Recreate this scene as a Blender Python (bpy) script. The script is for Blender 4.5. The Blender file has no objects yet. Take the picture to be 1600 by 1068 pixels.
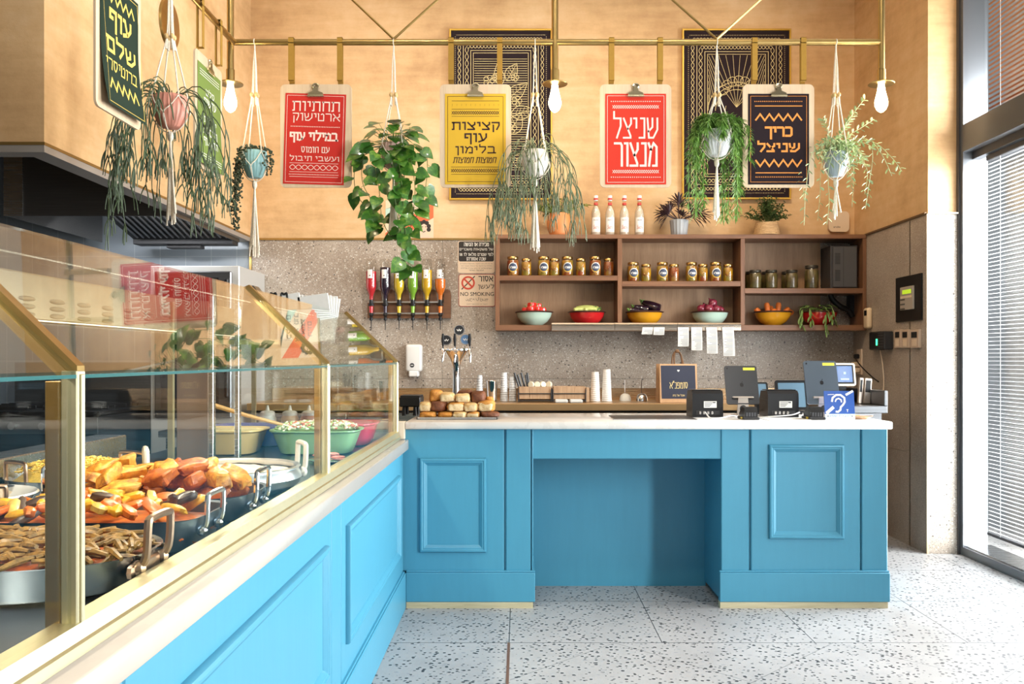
import bpy, bmesh, math, random
from mathutils import Vector, Matrix, noise

# ---------------------------------------------------------------- camera, light, exposure
SC = bpy.context.scene
COL = SC.collection
SC.view_settings.view_transform = 'Standard'
SC.view_settings.look = 'None'
SC.view_settings.exposure = 0.1
SC.view_settings.gamma = 1.0
SC.view_settings.use_curve_mapping = False
SC.cycles.transparent_max_bounces = 24
SC.cycles.max_bounces = 10
SC.cycles.diffuse_bounces = 5
SC.cycles.sample_clamp_indirect = 6.0
SC.cycles.caustics_reflective = False
SC.cycles.caustics_refractive = False

F, CX, CY, H = 1400.0, 812.0, 560.0, 1.28        # focal length and vanishing point of the photograph, eye height
cam_d = bpy.data.cameras.new('camera')
cam_d.lens = 31.5; cam_d.sensor_width = 36.0
cam_d.shift_x = (800 - CX) / 1600.0; cam_d.shift_y = (CY - 534) / 1600.0
cam_d.clip_start = 0.05
cam = bpy.data.objects.new('camera', cam_d)
cam.location = (0, 0, H); cam.rotation_euler = (math.pi/2, 0, 0)
COL.objects.link(cam); SC.camera = cam

def X(px, y): return (px - CX) * y / F
def Z(py, y): return H + (CY - py) * y / F

def lin(h):
    if not isinstance(h, str): return tuple(h)
    c = [int(h[i:i+2], 16) / 255 for i in (0, 2, 4)]
    return tuple(v/12.92 if v <= .04045 else ((v+.055)/1.055)**2.4 for v in c)

W = bpy.data.worlds.new('world'); SC.world = W; W.use_nodes = True
bg = W.node_tree.nodes['Background']
bg.inputs['Color'].default_value = (0.92, 0.96, 1.0, 1); bg.inputs['Strength'].default_value = .22

def area(name, loc, rot, sx, sy, power, color):
    l = bpy.data.lights.new(name, 'AREA'); l.shape = 'RECTANGLE'; l.size = sx; l.size_y = sy
    l.energy = power; l.color = color
    o = bpy.data.objects.new(name, l); o.location = loc; o.rotation_euler = rot; COL.objects.link(o)
    return o
def spot(name, loc, target, power, color, angle=60, blend=.6, size=.06):
    l = bpy.data.lights.new(name, 'SPOT'); l.energy = power; l.color = color
    l.spot_size = math.radians(angle); l.spot_blend = blend; l.shadow_soft_size = size
    o = bpy.data.objects.new(name, l); o.location = loc
    o.rotation_euler = (Vector(target) - Vector(loc)).to_track_quat('-Z', 'Y').to_euler()
    COL.objects.link(o); return o

DAY = (0.98, 0.985, 1.0); WARM = (1.0, 0.86, 0.68)
# daylight standing outside the window wall on the window side, and the shop front behind
area('window_daylight', (3.35, 1.28, 1.75), (0, math.radians(90), 0), 2.6, .55, 320, DAY)
area('window_daylight', (3.35, 3.1, 1.75), (0, math.radians(90), 0), 3.2, 1.7, 60, DAY)
area('blind_daylight', (3.45, 5.0, 1.6), (0, math.radians(90), 0), 3.4, 1.6, 420, DAY)
area('sky_daylight', (3.7, 4.9, 2.60), (0, math.radians(35), 0), .8, 1.3, 150, DAY)
area('shopfront_daylight', (0.2, -3.4, 2.2), (math.radians(90), 0, 0), 5.0, 3.4, 22, (1, .98, .95))
# unseen ceiling spots put in to wash the plaster and the boards
for sx, tx, pw, cl in ((-1.2, -1.3, 170, (1, .91, .79)), (0.1, 0.1, 150, (1, .86, .68)), (1.3, 1.3, 140, (1, .76, .48)), (2.0, 2.5, 60, (1, .68, .36))):
    spot('unseen_spot', (sx, 4.85, 4.5), (tx, 7.1, 2.5), pw*.78, cl, 85, .9, .10)
spot('unseen_spot', (0.9, 4.7, 4.5), (2.68, 6.5, 1.5), 60, (1, .80, .56), 50, .9, .10)  # added to brighten the dim end wall
spot('unseen_spot', (-0.3, 4.2, 4.45), (-2.1, 5.3, 2.9), 75, WARM, 80, .9, .10)
spot('unseen_spot', (-0.6, 2.6, 4.45), (-2.2, 4.2, 2.9), 65, WARM, 80, .9, .10)
spot('unseen_spot', (-0.7, 2.3, 4.45), (-0.6, 4.5, 2.4), 80, (1, .91, .79), 70, .9, .10)  # this and the next added to light the board fronts
spot('unseen_spot', (1.0, 2.3, 4.45), (0.9, 4.5, 2.4), 80, (1, .90, .76), 70, .9, .10)
spot('unseen_spot', (-0.4, 0.9, 4.45), (-0.9, 2.2, 0.9), 90, (1, .90, .74), 70, .9, .08)

# ---------------------------------------------------------------- geometry helpers
def box(x0, x1, y0, y1, z0, z1, bev=0.0, seg=1):
    if bev <= 0:
        V = [(x, y, z) for z in (z0, z1) for y in (y0, y1) for x in (x0, x1)]
        return V, [(0,2,3,1), (4,5,7,6), (0,1,5,4), (2,6,7,3), (0,4,6,2), (1,3,7,5)]
    bm = bmesh.new()
    bmesh.ops.create_cube(bm, size=1)
    for v in bm.verts:
        v.co = Vector(((x0+x1)/2 + v.co.x*(x1-x0), (y0+y1)/2 + v.co.y*(y1-y0), (z0+z1)/2 + v.co.z*(z1-z0)))
    bev = min(bev, .49*min(abs(x1-x0), abs(y1-y0), abs(z1-z0)))
    bmesh.ops.bevel(bm, geom=bm.edges[:], offset=bev, segments=seg, profile=.5, affect='EDGES')
    return grab(bm)
def grab(bm):
    bm.verts.ensure_lookup_table(); bm.verts.index_update()
    g = [tuple(v.co) for v in bm.verts], [tuple(v.index for v in f.verts) for f in bm.faces]
    bm.free(); return g
def frame_of(d):
    d = Vector(d).normalized()
    a = Vector((0, 0, 1)) if abs(d.z) < .9 else Vector((1, 0, 0))
    u = d.cross(a).normalized(); return u, d.cross(u).normalized()
def tube(pts, r, n=8, closed=False, cap=True):
    P = [Vector(p) for p in pts]; m = len(P)
    R = r if isinstance(r, (list, tuple)) else [r]*m
    V, Fc = [], []; u = None
    for i, p in enumerate(P):
        if closed: d = P[(i+1) % m] - P[i-1]
        else: d = P[min(i+1, m-1)] - P[max(i-1, 0)]
        if d.length < 1e-9: d = Vector((0, 0, 1))
        d.normalize()
        if u is None: u, _ = frame_of(d)
        u = u - d*u.dot(d)
        if u.length < 1e-6: u, _ = frame_of(d)
        u.normalize(); w = d.cross(u)
        for k in range(n):
            a = 2*math.pi*k/n
            V.append(tuple(p + (u*math.cos(a) + w*math.sin(a))*R[i]))
    for i in range(m if closed else m-1):
        j = (i+1) % m
        for k in range(n):
            l = (k+1) % n
            Fc.append((i*n+k, i*n+l, j*n+l, j*n+k))
    if cap and not closed:
        Fc.append(tuple(reversed(range(n)))); Fc.append(tuple(range((m-1)*n, m*n)))
    return V, Fc
def cyl(p0, p1, r0, r1=None, n=20): return tube([p0, p1], [r0, r0 if r1 is None else r1], n)
def lathe(prof, c=(0,0,0), n=28, sx=1, sy=1, flute=0, fd=0.0):
    V, Fc = [], []
    for r, z in prof:
        for k in range(n):
            a = 2*math.pi*k/n
            rr = r*(1 + fd*math.cos(flute*a)) if flute else r
            V.append((c[0]+rr*math.cos(a)*sx, c[1]+rr*math.sin(a)*sy, c[2]+z))
    for i in range(len(prof)-1):
        for k in range(n):
            l = (k+1) % n
            Fc.append((i*n+k, i*n+l, (i+1)*n+l, (i+1)*n+k))
    if prof[0][0] > 1e-5: Fc.append(tuple(reversed(range(n))))
    if prof[-1][0] > 1e-5: Fc.append(tuple(range((len(prof)-1)*n, len(prof)*n)))
    return V, Fc
def prism(poly, axis, a0, a1):
    """poly of 2D points; axis 'y': points are (x,z), extruded in y; 'x': (y,z); 'z': (x,y)"""
    n = len(poly); V = []
    for a in (a0, a1):
        for p, q in poly:
            V.append({'y': (p, a, q), 'x': (a, p, q), 'z': (p, q, a)}[axis])
    Fc = [tuple(range(n)), tuple(reversed(range(n, 2*n)))]
    for i in range(n):
        j = (i+1) % n
        Fc.append((i, i+n, j+n, j))
    return V, Fc
def rrect(x0, x1, z0, z1, r, n=5):
    pts = []
    for cx, cz, a0 in ((x1-r, z0+r, -90), (x1-r, z1-r, 0), (x0+r, z1-r, 90), (x0+r, z0+r, 180)):
        for k in range(n+1):
            a = math.radians(a0 + 90*k/n); pts.append((cx+r*math.cos(a), cz+r*math.sin(a)))
    return pts
def disc2(cx, cz, r, n=16, sx=1): return [(cx+sx*r*math.cos(2*math.pi*k/n), cz+r*math.sin(2*math.pi*k/n)) for k in range(n)]
def blob(c, d, seed=0, sq=1.0, nz=.1, nu=16, nv=10, fr=1.6, rot=None):
    """a rounded lump: superellipsoid with noise, half sizes d"""
    V, Fc = [], []
    pw = lambda v: math.copysign(abs(v)**sq, v)
    off = Vector((seed*3.17, seed*1.71, seed*.93))
    for i in range(nv+1):
        t = -math.pi/2 + math.pi*i/nv
        for k in range(nu):
            a = 2*math.pi*k/nu
            p = Vector((pw(math.cos(t))*pw(math.cos(a)), pw(math.cos(t))*pw(math.sin(a)), pw(math.sin(t))))
            p *= 1 + nz*noise.noise(p*fr + off)
            p = Vector((p.x*d[0], p.y*d[1], p.z*d[2]))
            if rot is not None: p = rot @ p
            V.append((c[0]+p.x, c[1]+p.y, c[2]+p.z))
    for i in range(nv):
        for k in range(nu):
            l = (k+1) % nu
            Fc.append((i*nu+k, i*nu+l, (i+1)*nu+l, (i+1)*nu+k))
    return V, Fc
def sph(c, r, n=12): 
    r = r if isinstance(r, (list, tuple)) else (r, r, r)
    return blob(c, r, 0, 1, 0, n, max(6, n//2+2))
def ribbon(pts, w, y=0.0, closed=False):
    """flat line of width w through 2D points in the xz plane, facing -y"""
    P = [Vector((p[0], p[1])) for p in pts]; m = len(P); V, Fc = [], []
    for i in range(m):
        a = P[i-1] if (closed or i) else P[i]; b = P[(i+1) % m] if (closed or i < m-1) else P[i]
        d1 = (P[i]-a); d2 = (b-P[i])
        d1 = d1.normalized() if d1.length > 1e-9 else d2.normalized()
        d2 = d2.normalized() if d2.length > 1e-9 else d1
        t = (d1+d2); t = t.normalized() if t.length > 1e-6 else d1
        nn = Vector((-t.y, t.x)); k = w/2/max(.45, abs(nn.dot(Vector((-d2.y, d2.x)))))
        V += [(P[i].x+nn.x*k, y, P[i].y+nn.y*k), (P[i].x-nn.x*k, y, P[i].y-nn.y*k)]
    for i in range(m if closed else m-1):
        j = (i+1) % m
        Fc.append((2*i, 2*i+1, 2*j+1, 2*j))
    return V, Fc
def poly2(pts, y=0.0): return [(p, y, q) for p, q in pts], [tuple(range(len(pts)))]
def xf(g, M): return [tuple(M @ Vector(v)) for v in g[0]], g[1]
def mv(g, x, y, z): return [(a+x, b+y, c+z) for a, b, c in g[0]], g[1]
def rz(g, deg): return xf(g, Matrix.Rotation(math.radians(deg), 4, 'Z'))
def ry(g, deg): return xf(g, Matrix.Rotation(math.radians(deg), 4, 'Y'))
def rx(g, deg): return xf(g, Matrix.Rotation(math.radians(deg), 4, 'X'))
def rev(g): return g[0], [tuple(reversed(f)) for f in g[1]]
def smoothpath(pts, k=6):
    P = [Vector(p) for p in pts]; out = []
    for i in range(len(P)-1):
        a, b, c, d = P[max(i-1,0)], P[i], P[i+1], P[min(i+2, len(P)-1)]
        for j in range(k):
            t = j/k
            out.append(.5*((2*b) + (c-a)*t + (2*a-5*b+4*c-d)*t*t + (3*b-a-3*c+d)*t**3))
    out.append(P[-1]); return [tuple(p) for p in out]

HEB = {'א': ([(0,1),(.75,0)], [(.72,1),(.72,.62),(.45,.46)], [(.06,0),(.06,.35),(.3,.6)]), 'ב': ([(.03,1),(.5,1),(.6,.9),(.6,0)], [(0,0),(.76,0)]),
 'ג': ([(.1,1),(.4,1),(.4,.3),(.5,0)], [(.4,.25),(.08,0)]), 'ד': ([(0,1),(.75,1)], [(.6,1),(.6,0)]), 'ה': ([(0,1),(.65,1),(.65,0)], [(.08,0),(.08,.6)]),
 'ו': ([(0,1),(.22,1),(.22,0)],), 'ז': ([(0,1),(.4,1)], [(.22,1),(.22,0)]), 'ח': ([(0,1),(.65,1),(.65,0)], [(.08,0),(.08,1)]),
 'ט': ([(0,1),(.06,1),(.06,0),(.66,0),(.66,.85),(.52,1),(.36,.9)],), 'י': ([(0,1),(.2,1),(.2,.52)],), 'כ': ([(0,1),(.45,1),(.58,.86),(.58,.14),(.45,0),(0,0)],),
 'ך': ([(0,1),(.55,1),(.55,-.32)],), 'ל': ([(.04,1.34),(.04,1),(.6,1),(.6,.6),(.28,0)],), 'מ': ([(0,1),(.2,.72),(.04,0)], [(.2,.72),(.42,1),(.68,.84),(.68,0),(.38,0)]),
 'ם': ([(0,1),(.6,1),(.6,0),(.08,0),(.08,1)],), 'נ': ([(.12,1),(.42,1),(.42,0),(0,0)],), 'ן': ([(0,1),(.22,1),(.22,-.32)],), 'ס': ([(0,1),(.55,1),(.66,.6),(.5,.1),(.36,0),(.18,.15),(.08,.6),(.08,1)],),
 'ע': ([(0,1),(.12,1),(.34,.14)], [(.66,1),(.66,.55),(.42,.16),(0,-.05)]), 'פ': ([(.3,.5),(.08,.5),(.08,1),(.5,1),(.62,.86),(.62,.14),(.5,0),(0,0)],),
 'ף': ([(.3,.5),(.08,.5),(.08,1),(.6,1),(.6,-.32)],), 'צ': ([(0,1),(.58,.1),(.58,0),(0,0)], [(.62,1),(.62,.72),(.34,.46)]), 'ץ': ([(0,1),(.3,.5),(.3,-.32)], [(.62,1),(.62,.72),(.32,.5)]),
 'ק': ([(0,1),(.62,1),(.62,.6),(.42,0)], [(.1,-.32),(.1,.6)]), 'ר': ([(0,1),(.5,1),(.6,.9),(.6,0)],), 'ש': ([(0,1),(.12,0),(.5,0),(.84,.42),(.84,1)], [(.42,1),(.42,.55),(.08,.32)]),
 'ת': ([(0,0),(.12,.02),(.12,1)], [(0,1),(.68,1),(.68,0)]), "'": ([(0,1.2),(0,1)],), '"': ([(0,1.25),(0,1)], [(.2,1.25),(.2,1)]), '!': ([(0,1.1),(0,.3)], [(0,.1),(0,0)]), '1': ([(0,.8),(.2,1),(.2,0)],),
 '8': ([(.3,.55),(.05,.75),(.05,.9),(.3,1),(.55,.9),(.55,.75),(.3,.55),(.02,.35),(.02,.12),(.3,0),(.58,.12),(.58,.35),(.3,.55)],), '.': ([(0,.1),(0,0)],), ',': ([(.1,.1),(0,-.15)],)}
def heb(body, x0, x1, z0, z1, th=.14, y=0.0, shear=0.0, gap=.26):
    """Hebrew letters drawn as strokes, right to left, filled into a rectangle"""
    S = []; cx = 0.0
    for ch in body:
        if ch == ' ': cx -= .45; continue
        g = HEB.get(ch)
        if not g: continue
        w = max(p[0] for s in g for p in s)
        S += [[(cx-w+p[0]+shear*p[1], p[1]) for p in s] for s in g]; cx -= w+gap
    ax = min(p[0] for s in S for p in s); bx = max(p[0] for s in S for p in s)
    az = min(p[1] for s in S for p in s); bz = max(p[1] for s in S for p in s)
    t = th*(z1-z0)/(bz-az); x0 += t/2; x1 -= t/2; z0 += t/2; z1 -= t/2
    kx = (x1-x0)/(bx-ax); kz = (z1-z0)/(bz-az); V, Fc = [], []
    for i, s in enumerate(S):
        P = [(x0+(p[0]-ax)*kx, z0+(p[1]-az)*kz) for p in s]
        e = t*.45                                   # square ends
        for k, q in ((0, 1), (-1, -2)):
            d = Vector(P[k])-Vector(P[q]); d = d.normalized()*e if d.length > 1e-7 else d; P[k] = (P[k][0]+d.x, P[k][1]+d.y)
        g = ribbon(P, t, y - .00006*(i % 5)); n = len(V)
        V += g[0]; Fc += [tuple(j+n for j in f) for f in g[1]]
    return V, Fc
def txt(body, x0, x1, z0, z1, bold=0.0, y=0.0, rtl=False, shear=0.0, keep=False):
    """writing filled into the rectangle x0..x1, z0..z1 of the xz plane, read from -y; bold thickens the strokes"""
    if rtl: return heb(body, x0, x1, z0, z1, .13+bold*1.6, y, shear)
    c = bpy.data.curves.new('t', 'FONT'); c.body = body
    c.size = 1; c.resolution_u = 3; c.shear = shear; c.fill_mode = 'FRONT'
    o = bpy.data.objects.new('t', c); m = bpy.data.meshes.new_from_object(o)
    vs = [v.co.copy() for v in m.vertices]; fs = [tuple(p.vertices) for p in m.polygons]
    bpy.data.objects.remove(o); bpy.data.curves.remove(c); bpy.data.meshes.remove(m)
    if not vs: return [], []
    ax, bx = min(v.x for v in vs), max(v.x for v in vs); az, bz = min(v.y for v in vs), max(v.y for v in vs)
    b = bold*(z1-z0); x0 += b; x1 -= b; z0 += b; z1 -= b
    kx = (x1-x0)/max(1e-6, bx-ax); kz = (z1-z0)/max(1e-6, bz-az)
    if keep:
        k = min(kx, kz); mx = (x0+x1)/2; w = (bx-ax)*k; x0 = mx-w/2; kx = kz = k
    V, Fc = [], []
    for q, (dx, dz) in enumerate([(0, 0)] if b <= 0 else [(b*math.cos(q*math.pi/3), b*math.sin(q*math.pi/3)) for q in range(6)]):
        n = len(V); V += [(x0+(v.x-ax)*kx+dx, y-.00005*q, z0+(v.y-az)*kz+dz) for v in vs]; Fc += [tuple(i+n for i in f) for f in fs]
    return V, Fc

# ---------------------------------------------------------------- object helpers
def mesh_of(name, geoms, mats, smooth=35):
    V, Fc, mi = [], [], []
    for g in geoms:
        if not g[0]: continue
        o = len(V); V += g[0]; Fc += [tuple(i+o for i in f) for f in g[1]]
        mi += (list(g[2]) if len(g) > 2 else [0]*len(g[1]))
    me = bpy.data.meshes.new(name); me.from_pydata(V, [], Fc)
    for m in (mats if isinstance(mats, (list, tuple)) else [mats]): me.materials.append(m)
    if any(mi): me.polygons.foreach_set('material_index', mi)
    if smooth:
        me.polygons.foreach_set('use_smooth', [True]*len(me.polygons))
        me.set_sharp_from_angle(angle=math.radians(smooth))
    me.update(); return me
def tag(o, label, cat, group=None, kind=None):
    if label: o['label'] = label
    if cat: o['category'] = cat
    if group: o['group'] = group
    if kind: o['kind'] = kind
    return o
def thing(name, label, cat, loc=(0,0,0), rot=0, group=None):
    o = bpy.data.objects.new(name, None); o.empty_display_size = .05; COL.objects.link(o)
    o.location = loc; o.rotation_euler = (0, 0, math.radians(rot)) if not isinstance(rot, (tuple, list)) else [math.radians(a) for a in rot]
    return tag(o, label, cat, group)
def part(name, parent, mat, *geoms, label=None, world=False, smooth=35):
    if world and parent is not None:
        r = parent
        while r.parent: r = r.parent
        geoms = [tuple([[(a-r.location.x, b-r.location.y, c-r.location.z) for a, b, c in g[0]]] + list(g[1:])) for g in geoms]
    o = bpy.data.objects.new(name, mesh_of(name, geoms, mat, smooth)); COL.objects.link(o)
    if parent: o.parent = parent
    if label: o['label'] = label
    return o
def single(name, label, cat, mat, *geoms, group=None, kind=None, loc=(0,0,0), rot=0, smooth=35):
    o = part(name, None, mat, *geoms, smooth=smooth); o.location = loc
    o.rotation_euler = (0, 0, math.radians(rot)) if not isinstance(rot, (tuple, list)) else [math.radians(a) for a in rot]
    return tag(o, label, cat, group, kind)
def struct(name, mat, *geoms, label=None, parent=None, smooth=35):
    o = part(name, parent, mat, *geoms, smooth=smooth)
    if parent is None: tag(o, label, 'setting' if label is None else name.split('_')[0], None, 'structure')
    return o
def dup(root, loc, rot=None, label=None, group=None, scale=None):
    r = root.copy(); COL.objects.link(r); r.location = loc
    if rot is not None: r.rotation_euler = (0, 0, math.radians(rot))
    if label: r['label'] = label
    if group: r['group'] = group
    if scale: r.scale = scale
    for ch in list(root.children):
        c = ch.copy(); COL.objects.link(c); c.parent = r
        for g in list(ch.children):
            d = g.copy(); COL.objects.link(d); d.parent = c
    return r
def resetmat(o, old, new):
    """give a copied part another colour without touching the mesh it shares"""
    for s in o.material_slots:
        if s.material == old:
            s.link = 'OBJECT'; s.material = new

# ---------------------------------------------------------------- materials
class NT:
    def __init__(s, name):
        s.m = bpy.data.materials.new(name); s.m.use_nodes = True
        s.t = s.m.node_tree; s.N = s.t.nodes; s.L = s.t.links
        s.b = s.N['Principled BSDF']; s.out = s.N['Material Output']
    def n(s, t, **k):
        x = s.N.new(t)
        for a, v in k.items(): setattr(x, a, v)
        return x
    def l(s, a, b): s.L.new(a, b)
    def coord(s, scale=None, kind='Object'):
        c = s.n('ShaderNodeTexCoord'); o = c.outputs[kind]
        if scale:
            mp = s.n('ShaderNodeMapping'); mp.inputs['Scale'].default_value = scale if isinstance(scale, tuple) else (scale,)*3
            s.l(o, mp.inputs[0]); o = mp.outputs[0]
        return o
    def math(s, op, a, b=None, c=None, clamp=False):
        x = s.n('ShaderNodeMath', operation=op, use_clamp=clamp)
        for i, v in enumerate((a, b, c)):
            if v is None: continue
            if isinstance(v, (int, float)): x.inputs[i].default_value = v
            else: s.l(v, x.inputs[i])
        return x.outputs[0]
    def mix(s, f, a, b):
        x = s.n('ShaderNodeMix', data_type='RGBA')
        for i, v in ((0, f), (6, a), (7, b)):
            if isinstance(v, (int, float)): x.inputs[i].default_value = v
            elif isinstance(v, (tuple, list)): x.inputs[i].default_value = (*v[:3], 1)
            else: s.l(v, x.inputs[i])
        return x.outputs[2]
    def noise(s, co, scale, detail=4, rough=.5):
        x = s.n('ShaderNodeTexNoise'); x.inputs['Scale'].default_value = scale; x.inputs['Detail'].default_value = detail
        x.inputs['Roughness'].default_value = rough
        if co is not None: s.l(co, x.inputs['Vector'])
        return x.outputs['Fac']
    def ramp(s, f, *stops):
        x = s.n('ShaderNodeValToRGB'); e = x.color_ramp.elements
        while len(e) > 1: e.remove(e[0])
        e[0].position = stops[0][0]; e[0].color = (*lin(stops[0][1]), 1)
        for p, c in stops[1:]:
            q = e.new(p); q.color = (*lin(c), 1)
        s.l(f, x.inputs[0]); return x.outputs[0]
    def bump(s, h, st=.2, d=.01):
        x = s.n('ShaderNodeBump'); x.inputs['Strength'].default_value = st; x.inputs['Distance'].default_value = d
        s.l(h, x.inputs['Height']); s.l(x.outputs[0], s.b.inputs['Normal'])
    def set(s, **k):
        for a, v in k.items():
            a = a.replace('_', ' ')
            i = s.b.inputs[a]
            if isinstance(v, (int, float)): i.default_value = v
            elif isinstance(v, (tuple, list, str)): i.default_value = (*lin(v), 1)
            else: s.l(v, i)
        return s.m
MATS = {}
def mat(name, color, rough=.5, metal=0.0, var=0.0, vs=8.0, bump=0.0, coat=0.0, emit=0.0, sheen=0.0, spec=.5, stretch=None, sub=0.0):
    """plain surface with a little procedural variation"""
    if name in MATS: return MATS[name]
    t = NT(name); c = lin(color)
    t.set(Base_Color=c, Roughness=rough, Metallic=metal, Coat_Weight=coat, Specular_IOR_Level=spec)
    if var > 0 or bump > 0:
        co = t.coord(stretch) if stretch else t.coord()
        f = t.noise(co, vs, 5, .6)
        if var > 0:
            d = tuple(x*(1-var) for x in c); e = tuple(min(1, x*(1+var)) for x in c)
            t.l(t.ramp(f, (.3, d), (.7, e)), t.b.inputs['Base Color'])
        if bump > 0: t.bump(f, bump, .01)
    if emit: t.set(Emission_Color=c, Emission_Strength=emit)
    if sub: t.set(Subsurface_Weight=sub)
    MATS[name] = t.m; return t.m

def m_plaster():
    t = NT('ochre_plaster'); co = t.coord()
    a = t.noise(co, 1.3, 6, .62); b = t.noise(t.coord((2, 2, 14)), 1.1, 5, .6); c = t.noise(co, 9, 6, .7)
    f = t.math('ADD', t.math('MULTIPLY', a, .55), t.math('ADD', t.math('MULTIPLY', b, .25), t.math('MULTIPLY', c, .2)))
    col = t.ramp(f, (.35, (.46, .27, .12)), (.5, (.63, .405, .20)), (.65, (.73, .52, .30)))
    t.bump(c, .12, .02)
    return t.set(Base_Color=col, Roughness=.62)
def m_terrazzo_wall():
    t = NT('terrazzo_panel'); co = t.coord()
    base = t.ramp(t.noise(co, 2.2, 4), (.35, (.33, .265, .21)), (.65, (.45, .385, .32)))
    for sc, th, cl in ((75, .24, (.60, .56, .50)), (120, .22, (.50, .45, .39)), (66, .05, (.10, .085, .075)), (160, .25, (.16, .13, .11))):
        v = t.n('ShaderNodeTexVoronoi'); v.inputs['Scale'].default_value = sc; t.l(co, v.inputs['Vector'])
        sp = t.n('ShaderNodeSeparateColor'); t.l(v.outputs['Color'], sp.inputs[0])
        on = t.math('MULTIPLY', t.math('LESS_THAN', sp.outputs[0], th), t.math('LESS_THAN', v.outputs['Distance'], .42))
        base = t.mix(on, base, cl)
    return t.set(Base_Color=base, Roughness=.38)
def m_floor():
    t = NT('terrazzo_floor'); co = t.coord(kind='Object')
    s = t.n('ShaderNodeSeparateXYZ'); t.l(co, s.inputs[0]); x, y = s.outputs[0], s.outputs[1]
    base = t.ramp(t.noise(co, 1.7, 5, .65), (.3, (.315, .308, .305)), (.7, (.405, .398, .395)))
    fine = t.noise(co, 220, 2); base = t.mix(t.math('MULTIPLY', t.math('GREATER_THAN', fine, .58), .35), base, (.42, .42, .43))
    def flecks(scale, th, d, colr, base, sx=1.0):
        mp = t.n('ShaderNodeMapping'); mp.inputs['Scale'].default_value = (scale*sx, scale, scale); mp.inputs['Rotation'].default_value = (0, 0, .3)
        t.l(co, mp.inputs[0])
        v = t.n('ShaderNodeTexVoronoi'); v.inputs['Scale'].default_value = 1; t.l(mp.outputs[0], v.inputs['Vector'])
        sp = t.n('ShaderNodeSeparateColor'); t.l(v.outputs['Color'], sp.inputs[0])
        on = t.math('MULTIPLY', t.math('LESS_THAN', sp.outputs[0], th), t.math('LESS_THAN', v.outputs['Distance'], d))
        return t.mix(on, base, colr)
    base = flecks(38, .50, .30, (.035, .035, .04), base)
    base = flecks(62, .35, .30, (.10, .10, .105), base, .8)
    base = flecks(50, .15, .35, (.30, .30, .31), base, .7)
    P = .69; w = .0022
    def line(v, off, pitch, wd=w):
        u = t.math('FRACT', t.math('DIVIDE', t.math('SUBTRACT', v, off), pitch))
        return t.math('LESS_THAN', t.math('ABSOLUTE', t.math('SUBTRACT', u, .5)), wd/pitch)
    far = t.math('GREATER_THAN', y, 4.04)
    sq = t.math('MAXIMUM', line(x, -.048+P/2, P), line(y, 4.04+P/2, P))
    dg = t.math('MAXIMUM', line(t.math('SUBTRACT', x, y), -3.61+.4925, .985, w*1.2), line(t.math('ADD', x, y), 5.45+.4925, .985, w*1.2))
    dg = t.math('MULTIPLY', dg, t.math('GREATER_THAN', x, -.04))
    nearl = t.math('MAXIMUM', t.math('MULTIPLY', dg, .55), t.math('LESS_THAN', t.math('ABSOLUTE', t.math('SUBTRACT', y, 4.04)), w))
    ln = t.math('MAXIMUM', t.math('MULTIPLY', sq, far), t.math('MULTIPLY', nearl, t.math('SUBTRACT', 1, far)))
    base = t.mix(ln, base, (.045, .045, .05))
    return t.set(Base_Color=base, Roughness=.42)
def m_wood(name, dark, light, axis='z', rough=.5, sc=1.0, coat=0.0):
    t = NT(name)
    st = {'x': (.7, 9, 9), 'y': (9, .7, 9), 'z': (9, 9, .7)}[axis]
    co = t.coord(tuple(v*sc for v in st))
    n1 = t.noise(co, 2.2, 6, .65); n2 = t.noise(t.coord(tuple(v*sc*4 for v in st)), 4, 3)
    f = t.math('ADD', t.math('MULTIPLY', n1, .75), t.math('MULTIPLY', n2, .25))
    t.bump(n2, .06, .003)
    return t.set(Base_Color=t.ramp(f, (.32, dark), (.68, light)), Roughness=rough, Coat_Weight=coat)
def m_glass(name, tint=(.93, .97, .955), r0=.045, gloss=0.0, k=1.0):
    """clear sheet: see-through with mirror reflection that grows towards grazing"""
    t = NT(name); t.N.remove(t.b)
    g = t.n('ShaderNodeNewGeometry'); d = t.n('ShaderNodeVectorMath', operation='DOT_PRODUCT')
    t.l(g.outputs['Incoming'], d.inputs[0]); t.l(g.outputs['Normal'], d.inputs[1])
    c = t.math('SUBTRACT', 1, t.math('ABSOLUTE', d.outputs['Value']), clamp=True)
    f = t.math('ADD', t.math('MULTIPLY', t.math('POWER', c, 5), (1-r0)*k), r0*k)
    tr = t.n('ShaderNodeBsdfTransparent'); tr.inputs[0].default_value = (*tint, 1)
    gl = t.n('ShaderNodeBsdfGlossy'); gl.inputs['Roughness'].default_value = gloss; gl.inputs[0].default_value = (1, 1, 1, 1)
    mx = t.n('ShaderNodeMixShader'); t.l(f, mx.inputs[0]); t.l(tr.outputs[0], mx.inputs[1]); t.l(gl.outputs[0], mx.inputs[2])
    t.l(mx.outputs[0], t.out.inputs[0]); return t.m
def m_steel(name, col, rough=.28, axis=None, streak=.06):
    t = NT(name); st = {'x': (1, 60, 60), 'z': (60, 60, 1), 'y': (60, 1, 60), None: (6, 6, 6)}[axis]
    f = t.noise(t.coord(st), 3, 3); c = lin(col)
    col2 = t.ramp(f, (.3, tuple(v*(1-streak) for v in c)), (.7, tuple(min(1, v*(1+streak)) for v in c)))
    r = t.math('ADD', t.math('MULTIPLY', f, .12), rough-.06)
    return t.set(Base_Color=col2, Metallic=1.0, Roughness=r)
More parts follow.
